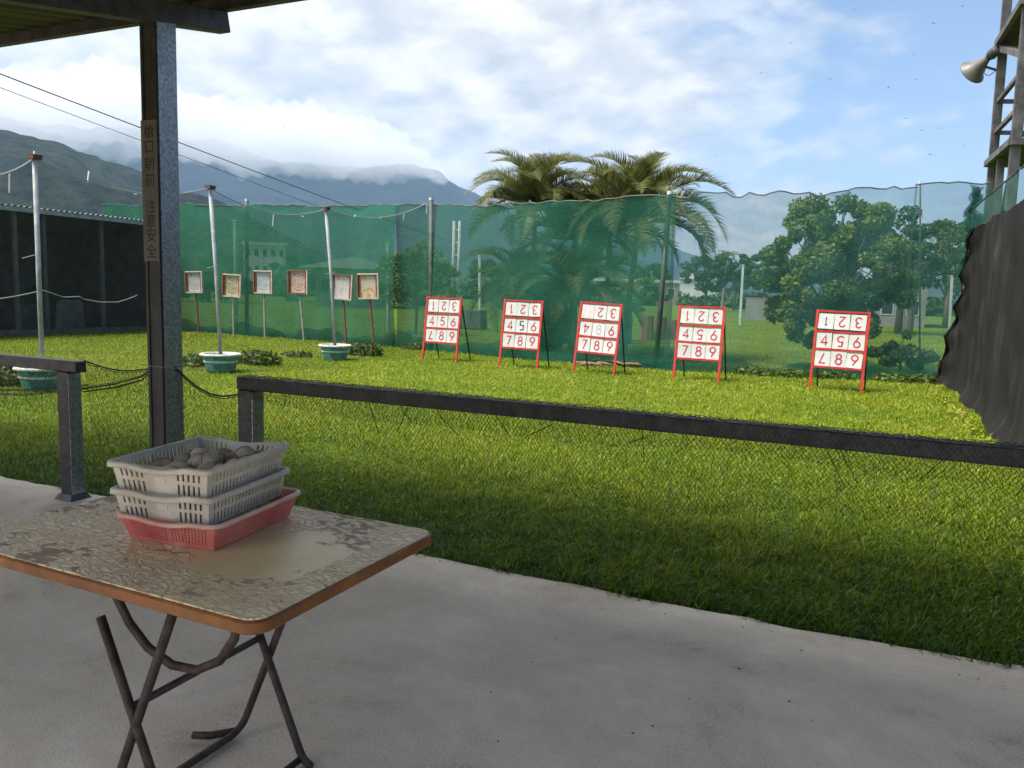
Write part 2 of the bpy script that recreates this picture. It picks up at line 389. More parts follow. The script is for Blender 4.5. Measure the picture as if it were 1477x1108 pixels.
def forest_mat(name, a_, b_, sc):
    m = bpy.data.materials.new(name); m.use_nodes = True; t = m.node_tree; bs = t.nodes['Principled BSDF']
    tcn = N(t, 'ShaderNodeTexCoord'); v = tcn.outputs['Object']
    f = noise(t, v, sc, 8, .68)
    L(t, ramp(t, f, [(.38, a_), (.62, b_)]), bs.inputs['Base Color']); bs.inputs['Roughness'].default_value = 1; bs.inputs['Specular IOR Level'].default_value = 0
    bp = N(t, 'ShaderNodeBump'); bp.inputs['Strength'].default_value = 1; bp.inputs['Distance'].default_value = 14
    L(t, noise(t, v, sc*1.6, 6, .7), bp.inputs['Height']); L(t, bp.outputs[0], bs.inputs['Normal'])
    MATS[name] = m
forest_mat('forest_near', (.012, .018, .013), (.042, .052, .032), .03)
forest_mat('forest_far', (.012, .020, .016), (.035, .050, .030), .008)
def ring_mat(name, base, ring, spot, amount, cx=0., cz=.0, freq=46.):
    """a shot-up paper target: printed rings, scuffs, holes"""
    m = bpy.data.materials.new(name); m.use_nodes = True; t = m.node_tree; bs = t.nodes['Principled BSDF']
    tcn = N(t, 'ShaderNodeTexCoord'); v = tcn.outputs['Object']
    ds = N(t, 'ShaderNodeVectorMath', operation='DISTANCE'); L(t, v, ds.inputs[0]); ds.inputs[1].default_value = (cx, 0, cz)
    wob = math_(t, 'ADD', ds.outputs['Value'], math_(t, 'MULTIPLY', math_(t, 'SUBTRACT', noise(t, v, 8, 3), .5), .05))
    rg = math_(t, 'GREATER_THAN', math_(t, 'SINE', math_(t, 'MULTIPLY', wob, freq*2)), .15)
    inside = math_(t, 'LESS_THAN', ds.outputs['Value'], .245)
    wear = ramp(t, noise(t, v, 11, 6, .7), [(.42, 0.), (.60, 1.)])
    f = math_(t, 'MULTIPLY', math_(t, 'MULTIPLY', rg, inside), math_(t, 'MULTIPLY', math_(t, 'SUBTRACT', 1.0, math_(t, 'MULTIPLY', wear, .7)), amount))
    m1 = N(t, 'ShaderNodeMix', data_type='RGBA'); L(t, f, m1.inputs[0]); m1.inputs[6].default_value = (*base, 1); m1.inputs[7].default_value = (*ring, 1)
    sp = ramp(t, noise(t, v, 7, 5, .7, .6), [(.55, 0.), (.63, .85)])
    m2 = N(t, 'ShaderNodeMix', data_type='RGBA'); L(t, sp, m2.inputs[0]); L(t, m1.outputs[2], m2.inputs[6]); m2.inputs[7].default_value = (*spot, 1)
    vo = N(t, 'ShaderNodeTexVoronoi', feature='F1'); vo.inputs['Scale'].default_value = 15; L(t, v, vo.inputs['Vector'])
    hole = math_(t, 'LESS_THAN', vo.outputs['Distance'], .16)
    m3 = N(t, 'ShaderNodeMix', data_type='RGBA'); L(t, hole, m3.inputs[0]); L(t, m2.outputs[2], m3.inputs[6]); m3.inputs[7].default_value = (.05, .045, .04, 1)
    L(t, m3.outputs[2], bs.inputs['Base Color']); bs.inputs['Roughness'].default_value = .8
    MATS[name] = m

# ================================================================== THE SETTING
GZ = -0.03
gm = MB(); gm.add([(-9000, -9000, 0), (9000, -9000, 0), (9000, 9000, 0), (-9000, 9000, 0)], [(0, 1, 2, 3)])
tag(link('ground', gm.mesh('ground'), 'turf', loc=(0, 0, GZ)), kind='structure')

# concrete floor of the shooting stand with a worn front edge
xs = np.arange(-16, 9.01, .11); prev = 0
top = [];
for i, x in enumerate(xs):
    prev = prev*.7+random.gauss(0, .011); top.append((x, 3.69+prev+.02*math.sin(x*1.7), 0))
cm = MB(); n = len(xs); back = [(x, -7, 0) for x in xs]; low = [(p[0], p[1]+.015, -.16) for p in top]
cm.add(back+top+low, [(i, i+1, n+i+1, n+i) for i in range(n-1)]+[(n+i, n+i+1, 2*n+i+1, 2*n+i) for i in range(n-1)])
tag(link('concrete_floor', cm.mesh('concrete_floor'), 'concrete'), kind='structure')

# crumbs of earth, grit and blown grass on the floor
gv, gf = [], []
for k in range(240):
    x, y = random.uniform(-5.5, 2.0), 3.62-abs(random.gauss(0, 1.1)); r_ = random.choice([.002, .0025, .003, .004, .006]); o_ = len(gv); a_ = random.uniform(0, 6.28)
    st = random.uniform(.5, 1.8)
    P_ = [(math.cos(a_+q*1.571)*r_*(st if q % 2 else 1), math.sin(a_+q*1.571)*r_*(st if q % 2 else 1), .001) for q in range(4)]+[(random.uniform(-.3, .3)*r_, 0, r_*random.uniform(.4, .9))]
    gv += [(x+p[0], y+p[1], p[2]) for p in P_]; gf += [(o_, o_+1, o_+4), (o_+1, o_+2, o_+4), (o_+2, o_+3, o_+4), (o_+3, o_, o_+4)]
tag(link('grit', np_mesh('grit', np.array(gv), np.array(gf)), 'soil'), 'crumbs of earth and grit strewn over the concrete floor', 'grit', kind='stuff')

# hills and mountains, as polar height fields round the place
def terrain(name, prof, r0, r1, az0, az1, na, nr, amp, m, seed):
    """prof: list of (photo x, photo y of the skyline); heights follow from the distance of the crest"""
    pts = []
    for px, py in prof:
        d = ray(px, py); pts.append((math.atan2(d[0], d[1]), d[2]/math.hypot(d[0], d[1])))
    pts.sort(); A = np.array([p[0] for p in pts]); T = np.array([p[1] for p in pts])
    az = np.linspace(az0, az1, na); rr = np.linspace(0, 1.5, nr)
    g = np.random.default_rng(seed)
    ph = g.uniform(0, 6.28, (7, 3)); V = np.zeros((na, nr, 3))
    for i, a in enumerate(az):
        crest = np.interp(a, A, T)
        for j, u in enumerate(rr):
            r = r0+(r1-r0)*u
            s = u*u*(3-2*u) if u <= 1 else max(0, 1-(u-1)*1.3)
            h = crest*r1*s
            x, y = r*math.sin(a), r*math.cos(a); q = 0
            for k in range(7):
                w = 2**k/(r1*.55); q += math.sin(x*w*6.28+ph[k, 0]+1.7*math.sin(y*w*5+ph[k, 1]))*math.cos(y*w*6.28+ph[k, 2])/1.75**k
            V[i, j] = (x, y, max(GZ-1, h*(1+amp*.5*q*min(1, 2*(1-abs(1-u))))+amp*r1*.02*q*u+GZ-1))
    F = np.array([(i*nr+j, (i+1)*nr+j, (i+1)*nr+j+1, i*nr+j+1) for i in range(na-1) for j in range(nr-1)])
    return tag(link(name, np_mesh(name, V.reshape(-1, 3), F, smooth=True), m), kind='structure')
terrain('hill', [(-900, 90), (-500, 130), (-200, 165), (0, 190), (40, 196), (90, 208), (130, 226), (170, 240), (215, 256), (250, 274), (290, 290), (340, 312), (420, 345), (520, 395)],
        900, 1700, math.radians(-120), math.radians(-34), 260, 40, .10, 'forest_near', 3)
terrain('mountain', [(-1500, 60), (-700, 90), (-200, 150), (60, 185), (200, 200), (330, 218), (430, 232), (540, 244), (600, 250), (632, 262), (665, 282), (700, 300), (760, 330), (850, 362), (960, 384), (1040, 392), (1200, 404), (1500, 415), (2500, 430)],
        3000, 5600, math.radians(-130), math.radians(40), 420, 60, .16, 'forest_far', 11)
terrain('mountain', [(560, 400), (700, 330), (780, 318), (860, 330), (950, 352), (1010, 372), (1090, 384), (1300, 404), (1500, 420)],
        7000, 8200, math.radians(-36), math.radians(16), 120, 24, .12, 'forest_far', 23)

# ------------------------------------------------------------------ lawn
def grass(name, n, sampler, label):
    X, Y = sampler(n); n = len(X)
    d = np.hypot(X, Y)
    ln = rng.uniform(.030, .070, n)*np.where(d < 7, 1.15, 1.0); edge = np.exp(-np.clip(Y-3.7, 0, 9)/.6); ln *= 1+.25*edge
    patch = .5+.5*np.sin(X*1.3+2*np.sin(Y*.9))*np.cos(Y*1.1+1.5*np.sin(X*.7)); ln *= .8+.4*patch
    cell = .13; hsh = np.sin(np.floor(X/cell+.4*np.sin(Y*7))*127.1+np.floor(Y/cell+.4*np.sin(X*6))*311.7)*43758.5453; tuft = hsh-np.floor(hsh); ln *= .72+.6*tuft
    w = .0062*np.maximum(1, d/7.)**.8*rng.uniform(.6, 1.4, n)
    az = rng.uniform(0, 2*np.pi, n); lean = rng.uniform(.25, 2.0, n)
    dx, dy = np.cos(az), np.sin(az); sx, sy = -dy, dx
    base = np.stack([X, Y, np.full(n, GZ-.003)], 1)
    def pt(u, side, ww):
        out = ln*u*np.sin(lean*u*1.0); z = ln*u*np.cos(lean*u*.9)
        return base+np.stack([dx*out+sx*side*ww, dy*out+sy*side*ww, z], 1)
    V = np.stack([pt(0, -1, w*.5), pt(0, 1, w*.5), pt(.55, 1, w*.5), pt(.55, -1, w*.5), pt(1.0, 0, w*0)], 1).reshape(-1, 3)
    o = np.arange(n)[:, None]*5
    F = np.concatenate([o+np.array([[0, 1, 2]]), o+np.array([[0, 2, 3]]), o+np.array([[3, 2, 4]])])
    shade_ = np.exp(-np.clip(Y-3.7, 0, 9)/1.6)  # darker tint by the floor: part roof shade painted in, part longer grass
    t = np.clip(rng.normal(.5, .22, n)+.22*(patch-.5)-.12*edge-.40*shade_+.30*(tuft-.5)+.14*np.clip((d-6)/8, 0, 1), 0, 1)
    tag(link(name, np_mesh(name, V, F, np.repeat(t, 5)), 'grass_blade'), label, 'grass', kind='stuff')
def s_lawn(n):
    r = np.exp(rng.uniform(math.log(3.7), math.log(27), n)); a = rng.uniform(math.radians(-70), math.radians(34), n)
    X, Y = r*np.sin(a), r*np.cos(a)
    k = (Y > 3.70+.03*np.sin(X*9)) & (Y < 18.2) & ((X < 1.75) | ((X < 3.6) & (Y < 6.5))) & (X > -21)
    return X[k], Y[k]
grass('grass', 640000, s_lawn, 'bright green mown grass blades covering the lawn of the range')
def s_field(n):
    Y = np.exp(rng.uniform(math.log(17), math.log(52), n)); X = rng.uniform(-26, 8, n)
    k = rng.uniform(0, 1, n) < 1; return X[k], Y[k]
grass('grass', 60000, s_field, 'rough grass of the field behind the green netting')

# ================================================================== SHELTER
SL = .20; YE, ZE = 4.12, 3.37            # roof edge
def zr(y): return ZE+SL*(y-YE)
sh = root('shelter', 'open steel shelter with dark post, cantilever beam and corrugated lean-to roof', 'shelter', (0, 0, 0))
def post(x, y, name='post'):
    m = MB(); h = zr(y)-.13
    m.box((x, y, h/2), (.135, .14, h)); p = part(name, m, 'galv', sh)
    f = MB(); f.box((x, y-.0735, h/2), (.131, .006, h)); part('front_web', f, 'post_paint', p)
    f = MB(); f.box((x-.052, y-.079, h/2), (.02, .010, h)); f.box((x+.052, y-.079, h/2), (.02, .010, h)); part('flange', f, 'post_paint', p)
    f = MB(); f.box((x, y, .006), (.22, .22, .012)); part('base_plate', f, 'galv', p); return p
POSTX, POSTY = -3.995, 3.585
p0 = post(POSTX, POSTY)
for x, y in ((2.0, POSTY), (-9.3, POSTY), (POSTX, -.3), (2.0, -.3), (-9.3, -.3)): post(x, y)
for x in (-9.3, POSTX+.02, 2.0):
    m = MB(); y0, y1 = -.5, 4.10; z0, z1 = zr(y0)-.155, zr(y1)-.155
    m.bar((x, y0, z0), (x, y1, z1), .10, .13); part('beam', m, 'beam_steel', sh, bevel=.006)
for y in (4.07, 2.9, 1.7, .5, -.45):
    m = MB(); m.box((-3.65, y, zr(y)-.052), (11.8, .05, .075)); part('purlin', m, 'beam_steel', sh)
m = MB(); xs = np.arange(-9.6, 2.3, .045); vs = []
for x in xs:
    dz = .016*math.tanh(3*math.sin(2*math.pi*x/.19))
    vs += [(x, YE+.02, ZE+.004+dz), (x, -.55, zr(-.55)+dz)]
m.add(vs, [(2*i, 2*i+1, 2*i+3, 2*i+2) for i in range(len(xs)-1)]); part('roof', m, 'roof_under', sh)
# notice on the post
zt, zb = atY(212, 174, POSTY-.08)[2], atY(222, 377, POSTY-.08)[2]
m = MB(); m.box((POSTX, POSTY-.088, (zt+zb)/2), (.128, .006, zt-zb)); sg = part('notice_strip', m, 'sign_plate', sh)
def text_mesh(body, size):
    c = bpy.data.curves.new('lettering', 'FONT'); c.body = body; c.size = size; c.align_x = 'CENTER'; c.align_y = 'CENTER'; c.offset = .0005
    o = bpy.data.objects.new('lettering', c); COL.objects.link(o); bpy.context.view_layer.update()
    me = bpy.data.meshes.new_from_object(o.evaluated_get(bpy.context.evaluated_depsgraph_get()))
    bpy.data.objects.remove(o); bpy.data.curves.remove(c); return me
for ch, py in zip('槍口朝前注意安全', (191, 213, 238, 261, 299, 320, 341, 364)):
    z = atY(217, py, POSTY-.09)[2]
    me = text_mesh(ch, .088); link('lettering', me, 'ink', sg, (POSTX+.004, POSTY-.0925, z), (math.radians(90), 0, 0))

# ------------------------------------------------------------------ guard rails
def rail(label, x0, x1, posts):
    r = root('guard_rail', label, 'railing', (posts[0], 3.55, 0), 0, 'guard rails of the stand')
    m = MB(); m.box(((x0+x1)/2-posts[0], 0, .918), (x1-x0, .085, .075)); part('top_rail', m, 'rail_black', r, bevel=.006)
    for x in posts:
        m = MB(); m.box((x-posts[0], 0, .44), (.105, .10, .88)); p = part('post', m, 'rail_black', r, bevel=.004)
        m = MB(); m.box((x-posts[0], 0, .02), (.17, .16, .04), taper=.72); part('foot', m, 'rail_black', p)
        m = MB(); m.box((x-posts[0]+.0555, .0, .45), (.006, .094, .84)); part('side_plate', m, 'galv', p)
    return r
rail('short black steel guard rail ending beside the roof post', -9.5, -4.735, [-4.862, -7.6])
rail('long black steel guard rail draped with netting in front of the lawn', -3.345, 1.75, [-3.275, 1.55])

# ------------------------------------------------------------------ black safety netting on the rails
def netting(s0, s1, topf, botf, cell, rad, seed, wob=.012):
    """diamond mesh between a top and a bottom curve; every cord is a thin prism"""
    g = np.random.default_rng(seed)
    nu = int((s1-s0)/cell); P = {}
    hmax = 28
    s = s0+(s1-s0)*np.arange(nu+1)/nu
    Tp = np.array([topf(x) for x in s]); Bp = np.array([botf(x) for x in s])
    rows = np.maximum(2, np.round(np.linalg.norm(Tp-Bp, axis=1)/cell*1.25)).astype(int); R_ = int(rows.max())
    grid = np.zeros((nu+1, R_+1, 3))
    for j in range(R_+1):
        u = j/R_; off = (j % 2)*.5
        idx = np.clip(np.arange(nu+1)+off, 0, nu); i0 = np.floor(idx).astype(int); i1 = np.minimum(i0+1, nu); f = (idx-i0)[:, None]
        t = Tp[i0]*(1-f)+Tp[i1]*f; b = Bp[i0]*(1-f)+Bp[i1]*f
        grid[:, j] = t*(1-u)+b*u
    grid += g.normal(0, cell*.17, grid.shape)
    sw = np.sin(s*5.1)[:, None]*.5+np.sin(s*11.3+1)[:, None]*.3
    grid[:, :, 1] += wob*sw*np.linspace(0, 1, R_+1)[None, :]*2
    E_ = []
    for j in range(R_):
        for i in range(nu+1):
            E_.append((grid[i, j], grid[i, j+1]))
            k = i-1 if j % 2 == 0 else i+1
            if 0 <= k <= nu: E_.append((grid[i, j], grid[k, j+1]))
    return np.array(E_)
def cords_mesh(name, E_, rad):
    p, q = E_[:, 0], E_[:, 1]; d = q-p; l = np.linalg.norm(d, axis=1, keepdims=True); k = (l[:, 0] > 1e-5); p, q, d = p[k], q[k], (d/np.maximum(l, 1e-6))[k]
    u = np.cross(d, np.array([.31, .92, .23])); u /= np.linalg.norm(u, axis=1, keepdims=True); w = np.cross(d, u); n = len(p)
    V = []
    for e in (p, q):
        for a in (0, 2.094, 4.189): V.append(e+(u*math.cos(a)+w*math.sin(a))*rad)
    V = np.stack(V, 1).reshape(-1, 3); o = np.arange(n)[:, None]*6
    F = np.concatenate([o+np.array([[0, 1, 4, 3]]), o+np.array([[1, 2, 5, 4]]), o+np.array([[2, 0, 3, 5]])])
    return np_mesh(name, V, F)
def wav(x, a, b, c): return a*math.sin(x*1.9+b)+c*math.sin(x*4.7+b*2)
nr = root('safety_net', 'black diamond-mesh net draped over the long guard rail', 'net', (-3.3, 3.55, 0))
Er = netting(-3.33, 1.74, lambda x: (x+3.3, .060, .955), lambda x: (x+3.3, .16+.03*math.sin(x*2), .50+wav(x, .05, 1, .025)), .021, .001, 1)
En = netting(-3.33, 1.74, lambda x: (x+3.3, -.052, .960), lambda x: (x+3.3, -.055, .800+wav(x, .018, 2, .012)), .021, .001, 2, .004)
Ev = netting(-3.33, 1.74, lambda x: (x+3.3, -.054, .960), lambda x: (x+3.3, .062, .960), .021, .001, 3, 0)
part('hanging_mesh', cords_mesh('hanging_mesh', Er, .00095), 'net_black', nr)
part('front_flap', cords_mesh('front_flap', En, .00095), 'net_black', nr)
part('top_wrap', cords_mesh('top_wrap', Ev, .00095), 'net_black', nr)
for x, dz, ln in ((-2.55, .0, .10), (-1.75, .05, .12), (-1.05, .02, .13), (-.78, .0, .14), (-.5, .16, .12), (-.02, .2, .18), (.35, .1, .10)):
    m = MB(); m.tube([(x+3.3, .13, .62+dz), (x+3.3+.01*random.uniform(-3, 1), .14, .62+dz-ln*.5), (x+3.3+random.uniform(-.05, .02), .15, .62+dz-ln)], .0016, 5); part('string_end', m, 'string', nr)
for k in range(14):
    m = MB(); x = random.uniform(-3.2, 1.2)+3.3; m.tube([(x, .075, .90), (x+random.uniform(-.05, .05), .10, .84), (x+random.uniform(-.14, .14), .13, random.uniform(.68, .78))], .0022, 4); part('gathered_cord', m, 'net_black', nr)

ng = root('safety_net', 'black net slung slack between the short rail, the roof post and the long rail', 'net', (POSTX, 3.55, 0))
def gtop(x):
    if x < POSTX:
        u = (x+4.74)/(POSTX-.07+4.74); return (x-POSTX, .02, .955+(.0)*u-.045*math.sin(math.pi*min(1, max(0, u))))
    u = (x-POSTX-.07)/(-3.33-POSTX-.07); u = min(1, max(0, u)); return (x-POSTX, .04, .965-.11*u-.12*math.sin(math.pi*u)*.8)
Eg = netting(-4.74, -3.33, gtop, lambda x: (x-POSTX, .10+.03*math.sin(3*x), .44+wav(x, .04, 0, .03)), .021, .001, 5)
part('hanging_mesh', cords_mesh('hanging_mesh', Eg, .00095), 'net_black', ng)
m = MB()
for k in range(9):   # bunched selvedge running up to the post
    o1, o2 = random.uniform(-.025, .025), random.uniform(-.02, .02)
    m.tube([(-.72, .0+o2, .77+o1), (-.45, .02+o2, .82+o1*1.2), (-.2, .02, .885+o1), (-.06, -.02, .95+o1*.4)], .003, 4)
for k in range(5):
    o1 = random.uniform(-.012, .012); m.tube([gtop(-4.74+(.01+.67*u))[:2]+(gtop(-4.74+.67*u)[2]+o1,) for u in np.linspace(0, 1, 7)], .0025, 4)
    m.tube([gtop(POSTX+.07+(.59*u))[:2]+(gtop(POSTX+.07+.59*u)[2]+o1,) for u in np.linspace(0, 1, 7)], .003, 4)
part('selvedge', m, 'net_black', ng)
m = MB(); m.tube([(-.08, -.10, .985), (.08, -.095, .98), (.3, .0, .97), (.55, .3, .955)], .002, 5); part('tie_string', m, 'string', ng)
nl = root('safety_net', 'black net hanging under the short guard rail', 'net', (-4.9, 3.55, 0))
El = netting(-8.2, -4.92, lambda x: (x+4.9, .06, .94), lambda x: (x+4.9, .14+.02*math.sin(3*x), .50+wav(x, .05, 0, .03)), .028, .001, 6)
part('hanging_mesh', cords_mesh('hanging_mesh', El, .00095), 'net_black', nl)
m = MB()
for k in range(8):
    o1 = random.uniform(-.03, .03); m.tube([(-3.2, .1, .58+o1), (-1.6, .1, .60+o1), (-.6, .1, .66+o1*1.3), (.0, .08, .745+o1), (.16, .05, .77+o1)], .003, 4)
part('selvedge', m, 'net_black', nl)

# ================================================================== FOLDING TABLE
TX0, TX1, TY0, TY1, TZ = -2.36, -1.165, 1.295, 2.085, .75
tcx, tcy = (TX0+TX1)/2, (TY0+TY1)/2
tb = root('folding_table', 'folding table with peeling varnished top and rusty brown tube legs', 'table', (tcx, tcy, 0), math.radians(-1.2))
def rounded(hx, hy, r, k=7):
    pts = []
    for cx0, cy0, a0 in ((hx-r, hy-r, 0), (-hx+r, hy-r, 90), (-hx+r, -hy+r, 180), (hx-r, -hy+r, 270)):
        for i in range(k+1):
            a = math.radians(a0+90*i/k); pts.append((cx0+r*math.cos(a), cy0+r*math.sin(a)))
    return pts
hx, hy = (TX1-TX0)/2, (TY1-TY0)/2
def slab(pts, z0, z1, inset=0):
    m = MB(); n = len(pts); vs = [(x, y, z0) for x, y in pts]+[(x, y, z1) for x, y in pts]
    m.add(vs, [tuple(range(n))[::-1], tuple(range(n, 2*n))]+[(i, (i+1) % n, n+(i+1) % n, n+i) for i in range(n)]); return m
part('edge_band', slab(rounded(hx, hy, .055), TZ-.036, TZ-.004), 'table_edge', tb, bevel=.004)
part('table_top', slab(rounded(hx-.008, hy-.008, .05), TZ-.006, TZ), 'peeling_top', tb)
def lt(x, y, z): return (x-tcx, y-tcy, z)
RT = .0125
YA, YB = 1.37, 1.88
def f1x(z): return -1.80+.43*z
def f2x(z): return -1.50-.46*z
def arc(pts, k=6):
    """round the corners of a polyline"""
    pts = [Vector(p) for p in pts]; out = [pts[0]]
    for i in range(1, len(pts)-1):
        p, a_, b_ = pts[i], pts[i-1], pts[i+1]; r = min(.06, (a_-p).length*.45, (b_-p).length*.45)
        s_, e_ = p+(a_-p).normalized()*r, p+(b_-p).normalized()*r
        for j in range(k+1):
            u = j/k; out.append(s_*(1-u)**2+p*2*u*(1-u)+e_*u*u)
    out.append(pts[-1]); return out
m = MB(); m.tube(arc([lt(f1x(.70), YA, .70), lt(f1x(.018), YA, .018), lt(f1x(.018), YB, .018), lt(f1x(.70), YB, .70)]), RT, 10); part('leg_frame', m, 'table_tube', tb, True)
m = MB(); m.tube(arc([lt(f2x(.61), YA-.0, .61), lt(f2x(.018), YA, .018)]), RT, 10); part('leg', m, 'table_tube', tb, True)
m = MB(); m.tube(arc([lt(f2x(.70), YB-.03, .70), lt(f2x(.018), YB-.03, .018), lt(f2x(.018)+.05, YB-.05, .016)]), RT, 10); part('leg', m, 'table_tube', tb, True)
m = MB(); m.tube([lt(f2x(.38), YA, .38), lt(f2x(.38), YB-.03, .38)], RT*.85, 10); part('cross_bar', m, 'table_tube', tb, True)
m = MB(); m.tube([lt(f2x(.018), YA, .018), lt(f2x(.018), YB-.03, .018)], RT*.9, 10); part('foot_bar', m, 'table_tube', tb, True)
m = MB(); U = [(-1.86, .715), (-1.80, .66), (-1.74, .58), (-1.67, .525), (-1.58, .497), (-1.49, .505), (-1.41, .55), (-1.36, .62), (-1.34, .715)]
m.tube([lt(x, 1.425, z) for x, z in U], RT*.95, 10); part('brace', m, 'table_tube', tb, True)
m = MB(); m.tube([lt(-1.80, 1.86, .02), lt(-1.85, 1.80, .022), lt(-1.90, 1.775, .022)], RT, 10); part('foot', m, 'table_tube', tb, True)
m = MB(); m.box(lt(-1.67, (YA+YB)/2+.05, .698), (.30, .40, .02)); part('under_plate', m, 'table_tube', tb)

# ================================================================== BASKETS
def holed_wall(m, p00, p10, p01, p11, nu, nv, hole, rnd=False, solid=None):
    """a wall made of cells, each with a hole; hole=(fraction of width, fraction of height); solid(i,j) -> plain cell"""
    p00, p10, p01, p11 = map(Vector, (p00, p10, p01, p11))
    def P(u, v): return p00*(1-u)*(1-v)+p10*u*(1-v)+p01*(1-u)*v+p11*u*v
    for i in range(nu):
        for j in range(nv):
            u0, u1, v0, v1 = i/nu, (i+1)/nu, j/nv, (j+1)/nv
            if solid and solid(i, j):
                m.add([P(u0, v0), P(u1, v0), P(u1, v1), P(u0, v1)], [(0, 1, 2, 3)]); continue
            uc, vc, hu, hv = (u0+u1)/2, (v0+v1)/2, (u1-u0)/2*hole[0], (v1-v0)/2*hole[1]
            out = [(u0, v0), (uc, v0), (u1, v0), (u1, vc), (u1, v1), (uc, v1), (u0, v1), (u0, vc)]
            if rnd: inn = [(uc+hu*math.cos(math.radians(a)), vc+hv*math.sin(math.radians(a))) for a in (225, 270, 315, 0, 45, 90, 135, 180)]
            else: inn = [(uc-hu, vc-hv), (uc, vc-hv), (uc+hu, vc-hv), (uc+hu, vc), (uc+hu, vc+hv), (uc, vc+hv), (uc-hu, vc+hv), (uc-hu, vc)]
            m.add([P(*q) for q in out]+[P(*q) for q in inn], [(k, (k+1) % 8, 8+(k+1) % 8, 8+k) for k in range(8)])
def add_solid(o, th):
    md = o.modifiers.new('thickness', 'SOLIDIFY'); md.thickness = th; md.offset = 0
def basket(label, loc, rz, lx, ly, h, flare, kind):
    """lx across, ly long, open on top"""
    r = root('basket', label, 'basket', loc, rz, None)
    b0 = [(-lx/2, -ly/2), (lx/2, -ly/2), (lx/2, ly/2), (-lx/2, ly/2)]
    t0 = [(x*(1+2*flare/lx), y*(1+2*flare/ly)) for x, y in b0]
    bm_, rimm = ('basket_red', 'basket_red_rim') if kind == 'red' else ('basket_grey', 'basket_grey')
    for k in range(4):
        a_, b_ = k, (k+1) % 4; m = MB(); w = ly if k % 2 else lx
        q = [(b0[a_][0], b0[a_][1], 0.004), (b0[b_][0], b0[b_][1], 0.004), (t0[a_][0], t0[a_][1], h), (t0[b_][0], t0[b_][1], h)]
        if kind == 'red':
            nu = int(w/.0105); third = nu//2 if k % 2 == 0 else nu//3
            holed_wall(m, *q, nu, 9, (.52, .52), True, lambda i, j: i < 2 or i > nu-3 or j == 0 or j > 7 or (i % third == 0 and i > 0))
        else:
            nu = int(w/.0155); mid = nu/2-.5
            holed_wall(m, *q, nu, 2, (.40, .74), False, (lambda i, j: i < 1 or i > nu-2 or abs(i-mid) < nu*.17) if k % 2 == 0 else (lambda i, j: i < 1 or i > nu-2))
        add_solid(part('side_wall', m, bm_, r), .0022 if kind == 'grey' else .0016)
    m = MB(); m.box((0, 0, .003), (lx, ly, .003)); part('floor', m, bm_, r)
    # rolled rim, dipping at the grips of the short ends
    ring = rounded(lx/2+flare+.004, ly/2+flare+.004, .03 if kind == 'red' else .012, 5); pts = []
    for i in range(len(ring)):
        p, q = ring[i], ring[(i+1) % len(ring)]; l = math.hypot(q[0]-p[0], q[1]-p[1]); s_ = max(1, int(l/.02))
        for j in range(s_): pts.append((p[0]+(q[0]-p[0])*j/s_, p[1]+(q[1]-p[1])*j/s_))
    def dip(x, y): return -.010*max(0, math.cos(min(1, abs(x)/(lx*.30))*math.pi/2))**.8 if abs(abs(y)-ly/2-flare) < .03 else 0
    m = MB(); vs = []; n = len(pts)
    prof = [(-.003, -.002), (-.001, .006), (.006, .007), (.012, .003), (.013, -.010), (.009, -.010), (.008, 0.0)] if kind == 'grey' else [(-.003, -.004), (-.002, .005), (.006, .007), (.013, .003), (.013, -.005), (.008, -.006)]
    for i, (x, y) in enumerate(pts):
        p, q = pts[i-1], pts[(i+1) % n]; tx, ty = q[0]-p[0], q[1]-p[1]; l = math.hypot(tx, ty); nx, ny = ty/l, -tx/l
        for o_, z in prof: vs.append((x+nx*o_, y+ny*o_, h+z+dip(x, y)))
    k_ = len(prof); fs = [(i*k_+j, ((i+1) % n)*k_+j, ((i+1) % n)*k_+(j+1) % k_, i*k_+(j+1) % k_) for i in range(n) for j in range(k_)]
    m.add(vs, fs); part('rim', m, rimm, r, True)
    if kind == 'grey':
        m = MB(); m.box((0, -ly/2-flare*.62, h*.60), (.034, .003, .018)); part('grip_plate', m, 'basket_lab', r)
    return r
BZ = TZ+.001
basket('coral red plastic basket with round holes at the bottom of the stack', (-1.775, 1.765, BZ), math.radians(7), .285, .375, .078, .022, 'red')
basket('dirty grey slotted plastic basket sitting in the red basket', (-1.80, 1.755, BZ+.064), math.radians(9), .29, .37, .086, .012, 'grey')
basket('dirty grey slotted plastic basket of muddy balls on top of the stack', (-1.805, 1.755, BZ+.142), math.radians(9), .29, .37, .088, .014, 'grey')
m = MB(); m.box((0, 0, 0), (.030, .0012, .009)); 
# muddy baseballs
def ball_mesh(seed):
    g = random.Random(seed); bm = bmesh.new(); bmesh.ops.create_icosphere(bm, subdivisions=3, radius=.036)
    for v in bm.verts: v.co *= 1+.03*math.sin(v.co.x*70+seed)*math.cos(v.co.y*60+seed*2)+g.uniform(-.012, .012)
    me = bpy.data.meshes.new('ball'); bm.to_mesh(me); bm.free(); me.polygons.foreach_set('use_smooth', [True]*len(me.polygons)); return me
def seam_mesh():
    m = MB(); pts = []
    for i in range(41):
        t = 2*math.pi*i/40; b_ = .44; x = math.cos(t)+b_*math.cos(3*t)*.5; y = math.sin(t)-b_*math.sin(3*t)*.5; z = .9*math.sin(2*t)
        v = Vector((x, y, z)).normalized()*.0364; pts.append(v)
    m.tube(pts, .0011, 4, False); return m.mesh('seam')
bms = [ball_mesh(k) for k in range(4)]; sm = seam_mesh(); bmats = ['ball_dirt', 'ball_pale', 'ball_dirt', 'ball_pale']
for k in range(4): bms[k].materials.append(MATS[bmats[k]])
cb, sb_ = math.cos(math.radians(9)), math.sin(math.radians(9))
